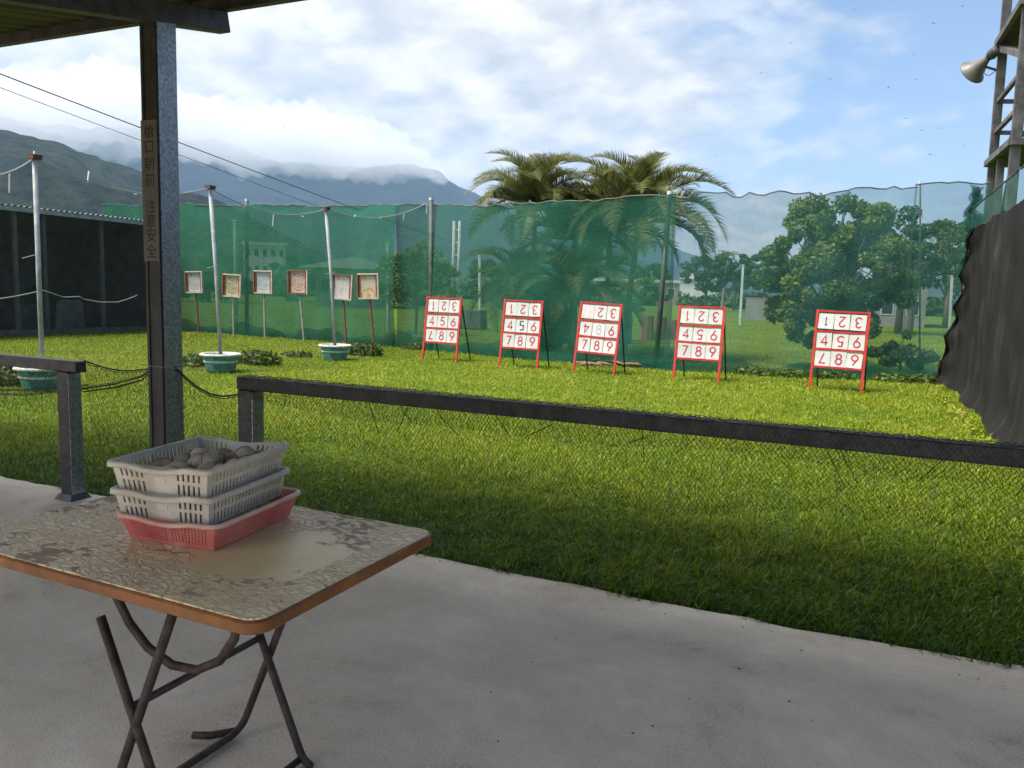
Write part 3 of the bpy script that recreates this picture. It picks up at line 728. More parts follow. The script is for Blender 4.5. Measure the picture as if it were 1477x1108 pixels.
def balls(zc, spots, label, grp):
    for k, (x, y, dz) in enumerate(spots):
        o = link('baseball', bms[k % 4], None, None, (-1.80+x*cb-y*sb_, 1.755+x*sb_+y*cb, zc+dz), (k*1.3, k*.7, k*2.1)); tag(o, label, 'ball', grp)
        link('seam', sm, 'ball_seam', o)
top_spots = [(-.10+.074*i+.006*((j*7+i*3) % 5-2), -.140+.070*j+.006*((i*5+j) % 3-1), .002*((i+j*2) % 3)) for j in range(5) for i in range(4) if not (j == 4 and i == 0)]
top_spots = [(max(-.10, min(.10, x)), max(-.140, min(.140, y)), z) for x, y, z in top_spots]
balls(BZ+.142+.041, top_spots, 'muddy old baseball in the topmost grey basket', 'muddy baseballs in the top basket')
balls(BZ+.142+.096, [(.02, .0, -.036), (-.055, .05, -.040), (.07, .10, -.034)], 'muddy old baseball heaped on the others in the topmost grey basket', 'baseballs heaped on the pile')
balls(BZ+.042, [(.125, -.06, 0), (.13, .02, 0), (.128, .10, 0), (.05, .02, 0), (-.03, .08, 0), (-.10, -.1, 0)], 'muddy old baseball lying in the coral red basket', 'muddy baseballs in the red basket')

# ================================================================== NUMBER BOARDS
def circ(cx, cy, r, a0, a1, n=14): return [(cx+r*math.cos(math.radians(a0+(a1-a0)*i/n)), cy+r*math.sin(math.radians(a0+(a1-a0)*i/n))) for i in range(n+1)]
GLY = {'1': [[(.16, .84), (.34, 1), (.34, 0)]],
       '2': [circ(.3, .73, .25, 170, -35)+[(.05, .02), (.58, .02)]],
       '3': [circ(.29, .76, .22, 160, -80, 12)+circ(.29, .28, .27, 80, -160, 14)],
       '4': [[(.44, 0), (.44, 1), (.02, .27), (.62, .27)]],
       '5': [[(.52, 1), (.16, 1), (.11, .56)]+circ(.29, .31, .29, 120, -150, 14)],
       '6': [[(.44, 1), (.07, .42)], circ(.3, .28, .28, 0, 360, 20)],
       '7': [[(.05, .98), (.57, .98), (.22, 0)]],
       '8': [circ(.3, .76, .22, 0, 360, 18), circ(.3, .27, .27, 0, 360, 20)],
       '0': [circ(.3, .5, .36, 0, 360, 24)]}
GLY['9'] = [[(.6-x, 1-y) for x, y in s_] for s_ in GLY['6']]
def digit_mesh(ch, rot, h, th, square=False):
    m = MB(); strokes = GLY[ch]
    if square and ch == '5': strokes = [[(.52, 1), (.1, 1), (.1, .56), (.5, .54), (.5, .02), (.08, .02)]]
    for si, st in enumerate(strokes):
        pts = [((x-.3)*h, (y-.5)*h) for x, y in st]
        if rot: pts = [(-x, -y) for x, y in pts]
        n = len(pts); vs = []
        closed = math.hypot(pts[0][0]-pts[-1][0], pts[0][1]-pts[-1][1]) < 1e-6
        for i, (x, y) in enumerate(pts):
            a_ = pts[i-1] if i > 0 else (pts[-2] if closed else pts[0]); b_ = pts[i+1] if i < n-1 else (pts[1] if closed else pts[-1])
            d1 = Vector((x-a_[0], y-a_[1])); d2 = Vector((b_[0]-x, b_[1]-y))
            d1 = d1.normalized() if d1.length > 1e-9 else d2.normalized(); d2 = d2.normalized() if d2.length > 1e-9 else d1
            t = (d1+d2); t = t.normalized() if t.length > 1e-6 else d1
            nx = Vector((-t.y, t.x)); k = min(1.9, 1/max(.35, nx.dot(Vector((-d1.y, d1.x))))); w = th/2*k
            yo = -.0008*si
            vs += [(x+nx.x*w, yo, y+nx.y*w), (x-nx.x*w, yo, y-nx.y*w)]
        m.add(vs, [(2*i, 2*i+1, 2*i+3, 2*i+2) for i in range(n-1)])
    return m.mesh('numeral')
DM = {}
def dmesh(ch, rot, matn, **kw):
    key = (ch, rot, matn, tuple(kw.items()))
    if key not in DM:
        me = digit_mesh(ch, rot, kw.get('h', .175), kw.get('th', .024), kw.get('square', False)); me.materials.append(MATS[matn]); DM[key] = me
    return DM[key]
tile_mesh = {}
def tmesh(matn, var):
    if (matn, var) not in tile_mesh:
        m = MB(); w, h = .248, .268; cut = [(0, 0), (.018, .02), (.03, .0), (.0, .03)][var]
        P = [(-w/2, -h/2), (w/2, -h/2), (w/2, h/2-cut[1]), (w/2-cut[0], h/2), (-w/2+cut[1], h/2), (-w/2, h/2-cut[0])]
        n = len(P); m.add([(x, -.006, z) for x, z in P]+[(x, .006, z) for x, z in P], [tuple(range(n)), tuple(range(n, 2*n))[::-1]]+[(i, n+i, n+(i+1) % n, (i+1) % n) for i in range(n)])
        me = m.mesh('number_panel'); me.materials.append(MATS[matn]); tile_mesh[(matn, var)] = me
    return tile_mesh[(matn, var)]
BW, BH = .865, 1.395          # outer width, height along the lean
ZR = [.405, .715, 1.025, 1.335]; # rails between the rows (local z), top bar last
BOARDS = [
 ((615, 517), (664, 520), .02, 0.5, ['1r', '2r', '3r', '4', '5', '6', '7r', '8', '9'], 'red nine-number board with pale legs apart, all of 4 5 6 upright, opposite the end of the bow targets'),
 ((721, 528), (775, 530), .03, 0.8, ['1r', '2r', '3r', '4', '5k', '6', '7', '8', '9'], 'red nine-number board whose centre 5 is drawn in dark square strokes'),
 ((825, 535), (884, 540), -.01, 2.2, ['1w', '2r', '3r', '4r', '8f', '6', '7', '8', '9'], 'red nine-number board with a pink panel and a faded grey 8 in its centre'),
 ((970, 545), (1038, 550), 0., 0.6, ['1r', '2r', '3r', '4', '5r', '6', '7', '8', '9'], 'red nine-number board with all numbers red and an upright 7'),
 ((1167, 559), (1243, 566), -.03, 1.1, ['1c', '2r', '3r', '4', '5r', '6', '7r', '8', '9'], 'red nine-number board with a dark 1 in a circle, beside the black tarpaulin'),
]
BOARDS[0] = BOARDS[0][:5]+('red nine-number board with 4, 5 and 6 all red and upright',)
for bi, (pl, pr, rz, roll, digs, label) in enumerate(BOARDS):
    gl, gr_ = gnd(*pl), gnd(*pr); c0 = (gl+gr_)/2
    r = root('number_board', label, 'target board', (c0[0], 14.42+(.25 if bi == 0 else 0), GZ), rz, 'number boards on the lawn')
    lean = math.radians(7); Rl = Matrix.Rotation(-lean, 3, 'X')@Matrix.Rotation(math.radians(roll), 3, 'Y')
    def T(x, y, z): return Rl@Vector((x, y, z))
    for s_ in (-1, 1):
        m = MB(); m.bar(T(s_*(BW/2-.02), 0, 0), T(s_*(BW/2-.02), 0, BH), .040, .036, up=(0, 1, 0)); part('leg', m, 'red_paint', r)
        m = MB(); m.bar(T(s_*(BW/2-.03), .03, BH-.10), Vector((s_*(BW/2-.04)+.06, .62, 0)), .022, .022); part('back_leg', m, 'dark_iron', r)
    for z in ZR+[BH-.018]:
        if z == ZR[3]: continue
        m = MB(); m.bar(T(-BW/2+.042, 0, z), T(BW/2-.042, 0, z), .034, .034); part('bar', m, 'red_paint', r)
    for i, dg in enumerate(digs):
        row, colm = i//3, i % 3
        x = (colm-1)*.258; z = [1.212, .874, .562][row]-.005
        if row == 0: z = 1.203
        kind = dg[1:] or 'u'; ch = dg[0]
        tm = {'w': 'tile_pink', 'f': 'tile_grey'}.get(kind, 'tile_white'); nm = {'w': 'num_white', 'f': 'num_faint', 'k': 'num_dark', 'c': 'num_dark'}.get(kind, 'num_red')
        E_ = Rl@Euler((random.gauss(0, .025), random.gauss(0, .012), random.gauss(0, .02))).to_matrix()
        p = link('number_panel', tmesh(tm, random.choice([0, 0, 0, 1, 2, 3])), None, r, T(x+random.uniform(-.004, .004), .002, z), E_.to_euler())
        rot = kind in 'rw' or (kind == 'c'); kw = {}
        if kind == 'k': kw = dict(square=True)
        if kind == 'c': kw = dict(th=.018, h=.15)
        link('numeral', dmesh(ch, rot, nm, **kw), None, p, (0.004, -.0085, 0.0))
        if kind == 'c': link('ring_mark', dmesh('0', False, 'num_faint', h=.14, th=.007), None, p, (0.0, -.0075, -.012))

# ================================================================== BOW TARGETS
ring_mat('face_grey', (.52, .51, .48), (.20, .27, .27), (.40, .16, .07), .8)
ring_mat('face_dark', (.55, .47, .30), (.06, .085, .07), (.40, .22, .08), .95)
ring_mat('face_blue', (.56, .53, .53), (.10, .23, .33), (.50, .40, .40), .95)
ring_mat('face_red', (.55, .46, .38), (.38, .08, .06), (.45, .15, .10), .95)
ring_mat('face_white', (.60, .57, .54), (.42, .20, .19), (.48, .28, .25), .35, -.18, 0)
ring_mat('face_orange', (.56, .47, .36), (.48, .24, .03), (.55, .28, .02), .85, 0, -.25, 22.)
TG = [((286, 480), (281, 407), 'face_grey', 'stake_red', -2, 'square target with faint grey rings and orange scuffs on a red stake'),
      ((336, 485), (335, 412), 'face_dark', 'stake_pale', 2, 'square target with dark rings on yellow paper'),
      ((381, 487), (380, 407), 'face_blue', 'stake_pale', 0, 'square target with blue rings on white paper'),
      ((438, 492), (431, 407), 'face_red', 'stake_pale', 0, 'square target with red rings and a red frame'),
      ((499, 498), (494, 414), 'face_white', 'stake_red', 3, 'square target worn almost white beside the third potted pole'),
      ((539, 500), (532, 413), 'face_orange', 'stake_red', -2, 'square target with faded orange and yellow face')]
for pb, pc, fm, stm, tilt, label in TG:
    b0 = gnd(*pb); top_ = atY(pc[0], pc[1], b0[1]); w = .60
    r = root('ring_target', label, 'target', (b0[0], b0[1], GZ), math.radians(10), 'ring targets by the green netting')
    cz = top_[2]-GZ; ox = (top_[0]-b0[0])
    m = MB(); m.tube([(0, .04, -.05), (ox*.5, .035, cz*.5), (ox*.93, .03, cz-.2)], .028, 7); part('stake', m, stm, r)
    hl = link('face', None, None, r) if False else None
    R_ = Matrix.Rotation(math.radians(tilt), 3, 'Y')
    fm_ = MB(); fm_.box((0, 0, 0), (w-.06, .012, w-.02)); f = part('face', fm_, fm, r, loc=(ox, .01, cz), rot=R_.to_euler())
    for k, (cx0, cz0, dx, dz, mm) in enumerate(((-w/2+.015, 0, .035, w+.06, 'wood_red'), (w/2-.015, 0, .035, w+.06, 'wood_pale'), (0, w/2+.012, w-.06, .035, 'wood_red' if fm in ('face_red', 'face_white') else 'wood_pale'), (0, -w/2-.012, w-.06, .035, 'wood_pale' if fm != 'face_red' else 'wood_red'))):
        q = MB(); q.box((cx0, -.018, cz0), (dx, .075, dz)); part('frame_board', q, mm, r, loc=(ox, 0, cz), rot=R_.to_euler())
    q = MB(); q.box((-w/2+.06, -.012, 0), (.03, .02, w-.04)); q.box((w/2-.075, -.012, 0), (.03, .02, w-.04)); part('batten', q, 'wood_red', r, loc=(ox, 0, cz), rot=R_.to_euler())

# ================================================================== POTS, POLES, ROPE, LIGHT NET
POLES = [((50, 561), (50, 230)), ((311, 535), (303, 273)), ((478, 518), (470, 303))]
which = ['beside the short rail', 'between the roof post and the targets', 'next to the faded targets']
ptops = []
for k, (pb, pt) in enumerate(POLES):
    b0 = gnd(*pb); r = root('plant_pot', 'teal concrete pot with white rim, '+['topped with pale gravel near the dark shed', 'with weeds growing at its foot in mid lawn', 'standing by the ring targets'][k], 'pot', (b0[0], b0[1]+.12, GZ), 0, 'painted pots holding the net poles'); r.scale = (.8, .8, .8)
    m = MB(); m.lathe([(.0, .0), (.27, .0), (.30, .04), (.335, .20), (.345, .26)], 24); part('body', m, 'pot_teal', r, True)
    m = MB(); m.lathe([(.338, .215), (.352, .215), (.358, .255), (.345, .258)], 24); part('band', m, 'pot_white', r, True)
    m = MB(); m.lathe([(.345, .258), (.36, .30), (.375, .36)], 24); part('collar', m, 'pot_teal', r, True)
    m = MB(); m.lathe([(.37, .355), (.425, .36), (.435, .39), (.42, .41), (.35, .41), (.34, .35)], 24); part('rim', m, 'pot_white', r, True)
    m = MB(); m.lathe([(.0, .37), (.2, .365), (.35, .35)], 24); part('soil', m, 'soil' if k else 'pot_white', r, True)
    tp = atY(pt[0], pt[1], b0[1]+.12); ptops.append(tp)
    o = root('net_pole', 'white steel pole with rusty cap in the pot '+which[k], 'pole', (b0[0], b0[1]+.12, GZ+.292), 0, 'net poles')
    dx = tp[0]-b0[0]; m = MB(); hh = tp[2]-GZ-.292
    m.tube([(0, 0, 0), (dx*.4, 0, hh*.5), (dx, 0, hh)], .032, 12); part('shaft', m, 'pole_white', o, True)
    m = MB(); m.box((dx, 0, hh+.03), (.13, .13, .06)); part('cap', m, 'rust', o)
    m = MB(); m.tube([(.03, -.05, 1.55), (-.2, -.08, 1.5)], .006, 5); part('hook_wire', m, 'string', o)
NPX = gnd(621, 508); ntop = atY(616, 294, NPX[1])
line = [atY(-120, 222, 5.4)]+ptops+[ntop]
rp = MB(); netv = []
for i in range(len(line)-1):
    a_, b_ = line[i], line[i+1]; pts = []
    for u in np.linspace(0, 1, 17):
        p = a_*(1-u)+b_*u; p = p+np.array([0, 0, -.26*4*u*(1-u)]); pts.append(p)
    netv += pts[:-1] if i < len(line)-2 else pts
    rp.tube([p+np.array([0, 0, .02]) for p in pts], .011, 6)
rope = root('rope', 'pale rope with dangling tape ends strung along the potted poles', 'rope', (0, 0, 0))
part('rope_line', rp, 'string', rope)
for i in range(0, len(netv), 4):
    p = netv[i]; m = MB(); m.tube([p, p+np.array([random.uniform(-.05, .05), .02, random.uniform(-.25, .22)])], .009, 4); part('tape_end', m, 'num_white', rope)
V = []; 
for i, p in enumerate(netv):
    zb = GZ+.02 if i > 20 else GZ+.02
    for j in range(9):
        u = j/8; V.append((p[0]+.10*u*math.sin(i*.7+j*.3), p[1]+.06*u*math.sin(i*1.1), p[2]*(1-u)+zb*u))
n = len(netv); F = np.array([(i*9+j, i*9+j+1, (i+1)*9+j+1, (i+1)*9+j) for i in range(n-1) for j in range(8)])
tag(link('bird_net', np_mesh('bird_net', np.array(V), F, smooth=True), 'net_bird'), 'fine dark net hanging from the rope between the potted poles', 'net')
lr = MB(); seq = [(-60, 426, 0), (-30, 431, 0), (0, 431, 0), (20, 428, 0), (40, 424, 0), (62, 419, 0), (75, 423, 0), (92, 429, 0), (115, 428, 0), (122, 432, 0), (145, 436, 0), (170, 436, 0), (186, 431, 0), (198, 426, 0)]
lr.tube([atD(px, py, 16.5+.03*px) for px, py, d in seq], .012, 6)
tag(link('rope', lr.mesh('rope', True), 'string'), 'slack pale rope looping across the front of the dark shed', 'rope')

# ================================================================== DARK SHED ON THE LANE SIDE
XS = -20.3
sd = root('shed', 'dark lane-side shed with pale corrugated roof edge and black mesh front', 'shed', (XS, 13, GZ))
def sl_(x, y, z): return (x-XS, y-13, z-GZ)
zf = atX(0, 298, XS)[2]
m = MB(); m.box(sl_(XS-3.2, 11.5, 1.6), (.08, 12.6, 3.2)); part('back_wall', m, 'shed_wall', sd)
m = MB(); m.box(sl_(XS-1.6, 17.75, 1.6), (3.2, .08, 3.2)); part('end_wall', m, 'shed_wall', sd)
m = MB(); m.box(sl_(XS-1.6, 11.5, .02), (3.2, 12.6, .05)); part('floor_slab', m, 'soil', sd)
for y in (5.6, 8.2, 10.8, 13.45, 14.25, 16.0, 17.7):
    m = MB(); m.box(sl_(XS, y, zf/2-.05), (.09, .09, zf-.1)); part('post', m, 'shed_steel', sd)
m = MB(); ys = np.arange(5.2, 18.15, .04); vs = []
for y in ys:
    dz = .02*math.sin(2*math.pi*y/.16); vs += [sl_(XS+.25, y, zf+.05+dz), sl_(XS-3.4, y, zf-.35+dz)]
m.add(vs, [(2*i, 2*i+1, 2*i+3, 2*i+2) for i in range(len(ys)-1)]); part('roof', m, 'roof_sheet', sd)
m = MB(); m.box(sl_(XS+.2, 11.65, zf-.03), (.03, 12.9, .12)); part('fascia', m, 'shed_steel', sd)
m = MB(); m.add([sl_(XS+.06, 5.2, .1), sl_(XS+.06, 17.7, .1), sl_(XS+.06, 17.7, zf-.05), sl_(XS+.06, 5.2, zf-.05)], [(0, 1, 2, 3)]); part('mesh_front', m, 'net_shed', sd)
m = MB(); m.box(sl_(XS+.05, 11.5, .06), (.12, 12.4, .14)); part('sill', m, 'stone_dark', sd)
for y, z, w, h in ((15.3, .85, .9, .75), (16.4, 1.1, .5, .4)):
    m = MB(); m.box((0, 0, h/2), (.5, w, h)); o = link('storage_box', m.mesh('storage_box', bevel=.03), 'carton', None, (XS-2.0, y, GZ+.045)); 
    tag(o, 'grey box standing inside the dark shed' if w > .6 else 'small grey box inside the shed near its end wall', 'box')
m = MB(); m.box((0, 0, .45), (.25, .95, .9), taper=.8); o = link('sack', m.mesh('sack', True, bevel=.08), 'bag', None, (XS-.55, 15.35, GZ+.045)); tag(o, 'pale sack standing behind the mesh of the shed', 'sack')

# ================================================================== GREEN NETTING
def fence_net(name, path, ztop, matn, label, zb=GZ, sag=.035, seed=0, group='green netting behind the range', bulge=.12, ragged=0.):
    g = np.random.default_rng(seed); V = []; nz = 14; S_ = []
    for i in range(len(path)-1):
        a_, b_ = np.array(path[i], float), np.array(path[i+1], float); k = max(2, int(np.linalg.norm(b_-a_)/.14))
        for j in range(k): S_.append(a_+(b_-a_)*j/k)
    S_.append(np.array(path[-1], float)); n = len(S_); ph = g.uniform(0, 6, 6); zt = []
    for i, p in enumerate(S_):
        x = p[0]; t_ = ztop(x)+sag*(math.sin(x*1.7+ph[0])*.6+math.sin(x*4.1+ph[1])*.4)+.012*math.sin(x*13+ph[2])+g.normal(0, .008)-ragged*abs(math.sin(x*6+ph[3])*math.sin(x*2.3+ph[4]))
        zt.append(t_)
        for j in range(nz+1):
            u = j/nz; w = math.sin(math.pi*u)
            fold = .07*math.sin(x*2.3+ph[3]+u*2)+.045*math.sin(x*5.1+ph[4]+4*u+1.5*math.sin(x*.9))+.022*math.sin(x*12+ph[5]+3*math.sin(x*1.7+u*2))
            V.append((x, p[1]+bulge*w*math.sin(x*.8+ph[2])+fold*(.4+.6*u), t_*(1-u)+zb*u))
    F = np.array([(i*(nz+1)+j, i*(nz+1)+j+1, (i+1)*(nz+1)+j+1, (i+1)*(nz+1)+j) for i in range(n-1) for j in range(nz)])
    r = root(name, label, 'netting', (path[0][0], path[0][1], GZ), 0, group); o0 = np.array([path[0][0], path[0][1], GZ])
    part('sheet', np_mesh('sheet', np.array(V)-o0, F, smooth=True), matn, r)
    m = MB(); m.tube([np.array((p[0], p[1]+.0, z))-o0 for p, z in zip(S_, zt)], .014, 5); part('hem_cord', m, 'pole_dark', r)
    g2 = [(p[0]-o0[0], p[1]-o0[1]-.05-.10*math.sin(p[0]*3)*math.sin(p[0]*1.1)) for p in S_]
    m = MB(); vs = []
    for i, (x, y) in enumerate(g2):
        h = .28+.10*math.sin(x*2.2)+.06*math.sin(x*5.3); vs += [(x, y+.02, h), (x, y-.05, h*.5), (x, y-.10-.05*math.sin(x*4), .02)]
    m.add(vs, [(3*i+a, 3*i+3+a, 3*i+4+a, 3*i+1+a) for i in range(len(g2)-1) for a in (0, 1)]); part('ground_skirt', m, 'net_green_skirt', r, True)
    return r
XN = [-23.2, -19.2, -11.6, -9.5, -6.0, -2.9, 0.0, .86, 1.9]; YN = [18.35, 18.3, 17.75, 17.0, 16.3, 16.2, 16.9, 17.15, 17.4]
def yn(x): return float(np.interp(x, XN, YN))
def zn(x): return float(np.interp(x, [-22.7, -19, -9.7, -7.9, -3.7, -.8, .86, 1.9], [3.97, 3.9, 3.62, 3.5, 3.6, 3.68, 3.80, 3.83]))
def pth(x0, x1): return [(x, yn(x)) for x in np.linspace(x0, x1, max(2, int(abs(x1-x0)/1.5)+1))]
fence_net('green_netting', pth(-23.2, -11.25), zn, 'net_green_dense', 'dense bright green netting behind the ring targets', seed=1)
fence_net('green_netting', [(x, y+.05) for x, y in pth(-11.35, -3.62)], zn, 'net_green_mid', 'half see-through green netting in front of the palms', seed=2)
fence_net('green_netting', pth(-3.70, .84), zn, 'net_green_thin', 'thin green netting with torn top edge in front of the leafy tree', seed=3, ragged=.10)
fence_net('green_netting', [(x, y+.05) for x, y in pth(.80, 2.1)], zn, 'net_green_thin', 'narrow thin green netting sheet next to the wooden tower', seed=4)
fence_net('green_netting', [(1.78, 17.4), (1.80, 14.5), (1.80, 11.5), (1.80, 9.0)], lambda x: 3.3, 'net_green_thin', 'thin green netting strip standing above the black tarpaulin', zb=2.2, seed=5)
# torn, twisted strip of net hanging at the corner by the tower
m = MB()
for k in range(4):
    x0 = 1402+k*3; vs = []; rows = list(range(266+5*k, 400-12*k, 5))
    for j, py in enumerate(rows):
        cx0 = x0+5*math.sin(j*.5+k)+3*math.sin(j*1.3+2*k)-(8 if j > 10 else 0)*(j-10)/20; w = 2+5*abs(math.sin(j*.42+k*1.7))+random.uniform(0, 2)
        p, q = atY(cx0-w, py, 17.05+.05*k), atY(cx0+w, py+random.uniform(-2, 2), 17.12+.05*k+.06*math.sin(j*.9)); vs += [p, q]
    m.add(vs, [(2*i, 2*i+1, 2*i+3, 2*i+2) for i in range(len(rows)-1)])
tag(link('net_scrap', m.mesh('net_scrap', True), 'net_green_skirt'), 'torn twisted strip of green net hanging beside the wooden tower', 'net')
# fence poles of the netting
for px, pyt, pyb, m_, lab in ((622, 291, 508, 'pole_dark', 'dark steel netting pole beside the first number board'), (966, 283, 524, 'pole_dark', 'dark steel netting pole with rusty base between the palms and the tree'),
                              (356, 292, 484, 'pole_dark', 'dark netting pole behind the blue and dark ring targets'), (1327, 268, 551, 'pole_dark', 'thin netting pole at the seam of the thin nets')):
    b0 = gnd(px if px != 966 else 946, pyb); y = yn(b0[0])+.12; t_ = atY(px, pyt, y); rr = .055 if px != 1327 else .016
    r = root('fence_pole', lab, 'pole', (t_[0], y, GZ), 0, 'poles of the green netting'); dx = atY(px if px != 966 else 946, pyb, y)[0]-t_[0]
    m = MB(); m.tube([(dx, 0, -.1), (dx*.5, 0, t_[2]/2), (0, 0, t_[2]-GZ+.06)], rr, 10); part('shaft', m, m_, r, True)
    m = MB(); m.tube([(0, 0, t_[2]-GZ+.03), (0, 0, t_[2]-GZ+.10)], rr*1.08, 10); part('cap', m, 'pole_far', r)

# ================================================================== BLACK TARPAULIN ON THE RIGHT SIDE
TXX = 1.68; V = []; ny, nz = 100, 30; gt = np.random.default_rng(9); rag = np.cumsum(gt.normal(0, .09, nz+1)); rag -= np.linspace(rag[0], rag[-1], nz+1)
for i in range(ny):
    w_ = i/(ny-1)
    for j in range(nz+1):
        u = j/nz; ye = 15.0+2.2*u**.75+rag[j]*.35; y = ye+(4.2-ye)*w_
        zt = float(np.interp(y, [4, 9.5, 11.03, 13, 15.0, 17.5], [2.72, 2.72, 2.75, 2.77, 2.79, 2.8]))+.02*math.sin(y*3.1)+.012*math.sin(y*8.3)
        x = TXX+.045*math.sin(y*.9+u*1.3)+.022*math.sin(y*2.7+u*4)+.010*math.sin(y*7.1+u*9)+.008*math.sin(u*23+y*3)
        x -= .16*max(0, (u-.88)/.12)**2*(.6+.4*math.sin(y*1.9+.4))
        if w_ < .05: x -= (.10+.05*math.sin(u*31))*(1-w_/.05)
        V.append((x, y, zt*(1-u)+(GZ+.015)*u))
F = np.array([(i*(nz+1)+j, i*(nz+1)+j+1, (i+1)*(nz+1)+j+1, (i+1)*(nz+1)+j) for i in range(ny-1) for j in range(nz)])
tr = root('tarpaulin', 'black stained tarpaulin wall with ragged edge closing the side of the lawn', 'tarpaulin', (TXX, 11, 0)); V = np.array(V)-np.array([TXX, 11, 0])
part('sheet', np_mesh('sheet', V, F, smooth=True), 'tarp_black', tr)
m = MB()
for k in range(5):
    pts = [(V[j][0]+random.uniform(-.04, .02), V[j][1]+random.uniform(-.06, .06), V[j][2]) for j in range(0, nz+1, 2)]; m.tube(pts, [random.uniform(.004, .016) for _ in pts], 5)
part('frayed_edge', m, 'tarp_black', tr)
for y in (16.9, 13.0, 9.0, 5.0):
    m = MB(); m.tube([(.10, y-11, -.05), (.10, y-11, 2.72)], .04, 8); part('support_pole', m, 'pole_dark', tr, True)

# ================================================================== WOODEN TOWER AND LOUDSPEAKER
TD = 18.2
tw = root('watch_tower', 'tall timber tower with two platforms rising behind the tarpaulin', 'tower', (2.1, 18.4, GZ)); T0 = np.array([2.1, 18.4, GZ])
la, lb = atD(1452, 0, TD), atD(1425, 290, TD); fd = (la-lb)/(la[2]-lb[2])
def legp(px0, py0, px1, py1, D): 
    a_, b_ = atD(px0, py0, D), atD(px1, py1, D); s_ = (a_-b_)/(a_[2]-b_[2]); return lambda z: b_+s_*(z-b_[2])
L1 = legp(1453, 0, 1427, 290, TD); L2 = legp(1484, 0, 1457, 300, TD-2.0); 
L3 = lambda z: L1(z)+np.array([1.55, .5, 0]); L4 = lambda z: L2(z)+np.array([1.6, .5, 0])
for lf, w in ((L1, .15), (L2, .16), (L3, .13), (L4, .13)):
    m = MB(); m.bar(lf(GZ)-T0, lf(9.5)-T0, w, w*.75, up=(0, 1, 0)); part('leg', m, 'tower_wood', tw, bevel=.012)
def deck(z, over=.12):
    c = [L1(z), L2(z), L4(z), L3(z)]; ce = sum(c)/4; vs = []
    for p in c: q = ce+(p-ce)*(1+over); vs.append(q-T0)
    m = MB(); m.add([v+np.array([0, 0, -.04]) for v in vs]+[v+np.array([0, 0, .05]) for v in vs], [(0, 1, 2, 3), (7, 6, 5, 4)]+[(i, 4+i, 4+(i+1) % 4, (i+1) % 4) for i in range(4)]); d_ = part('platform', m, 'tower_deck', tw)
    m = MB()
    for i in range(4): m.bar(vs[i]+np.array([0, 0, .0]), vs[(i+1) % 4]+np.array([0, 0, .0]), .08, .11)
    part('edge_beam', m, 'tower_wood', d_)
z1, z2 = atD(1432, 236, TD)[2], atD(1447, 62, TD)[2]
deck(z1); deck(z2); deck(9.4)
def rail_at(z, a_, b_, w=.07): m = MB(); m.bar(a_(z)-T0, b_(z)-T0, w, w); part('cross_rail', m, 'tower_wood', tw)
for z in (z1+.55, z1+1.1): rail_at(z, L1, L3); rail_at(z, L2, L4); rail_at(z, L1, L2)
m = MB(); m.bar(L2(z2-.75)-T0, L1(z2-.1)-T0, .16, .10); part('brace', m, 'tower_wood', tw)
st = lambda u, o_: (L1(z1)*(1-u)+(L3(z2)*.45+L1(z2)*.55)*u)+np.array([.15+o_, .3, 0])
m = MB(); m.bar(st(0, 0)-T0, st(.95, 0)-T0, .05, .07); m.bar(st(0, .45)-T0, st(.95, .45)-T0, .05, .07)
part('ladder_rail', m, 'pole_dark', tw)
for k in range(6):
    u = .1+.15*k; m = MB(); m.bar(st(u, 0)-T0, st(u, .45)-T0, .05, .03); part('rung', m, 'pole_dark', tw)
m = MB(); m.bar(L1(1.2)-T0, L2(z1-.2)-T0, .09, .06); part('brace', m, 'tower_wood', tw)
m = MB(); m.bar((L1(z1)*.6+L2(z1)*.4)-T0, (L1(.5)*.5+L2(.5)*.5)-T0, .12, .10); part('brace', m, 'tower_wood', tw)
# horn
hb = atD(1427, 82, TD-.15); hm = atD(1403, 104, TD+.05); ax = Vector(hm-hb); Lh = ax.length; ax.normalize()
hr = root('loudspeaker', 'grey horn loudspeaker bolted to the timber tower', 'loudspeaker', tuple(hb))
qr = ax.to_track_quat('Z', 'Y').to_euler()
m = MB(); m.lathe([(.055, 0), (.075, .10), (.09, Lh*.35), (.13, Lh*.65), (.20, Lh*.9), (.25, Lh), (.257, Lh+.012), (.235, Lh), (.19, Lh*.88), (.11, Lh*.6), (.05, .2), (.0, .16)], 28); b_ = part('bell', m, 'horn_grey', hr, True, rot=qr)
m = MB(); m.lathe([(.0, -.20), (.08, -.20), (.095, -.17), (.095, -.04), (.06, .02)], 20); part('driver', m, 'horn_dark', hr, True, rot=qr)
le = Vector(L1(hb[2]+.12))-Vector(hb); m = MB(); m.tube([(0, 0, .03), tuple(le*.5+Vector((0, 0, .06))), tuple(le)], .025, 8); part('bracket', m, 'horn_dark', hr, True)
le2 = Vector(L1(hb[2]-.25))-Vector(hb); m = MB(); m.tube([tuple(ax*.22), tuple(le2)], .022, 8); part('bracket', m, 'horn_dark', hr, True)
m = MB(); m.tube([(0, 0, -.05)]+[tuple(ax*.1+Vector((.05*k, .02, -.22-.05*math.sin(k)))) for k in range(6)]+[tuple(le2)], .008, 5); part('cable', m, 'cable', hr)

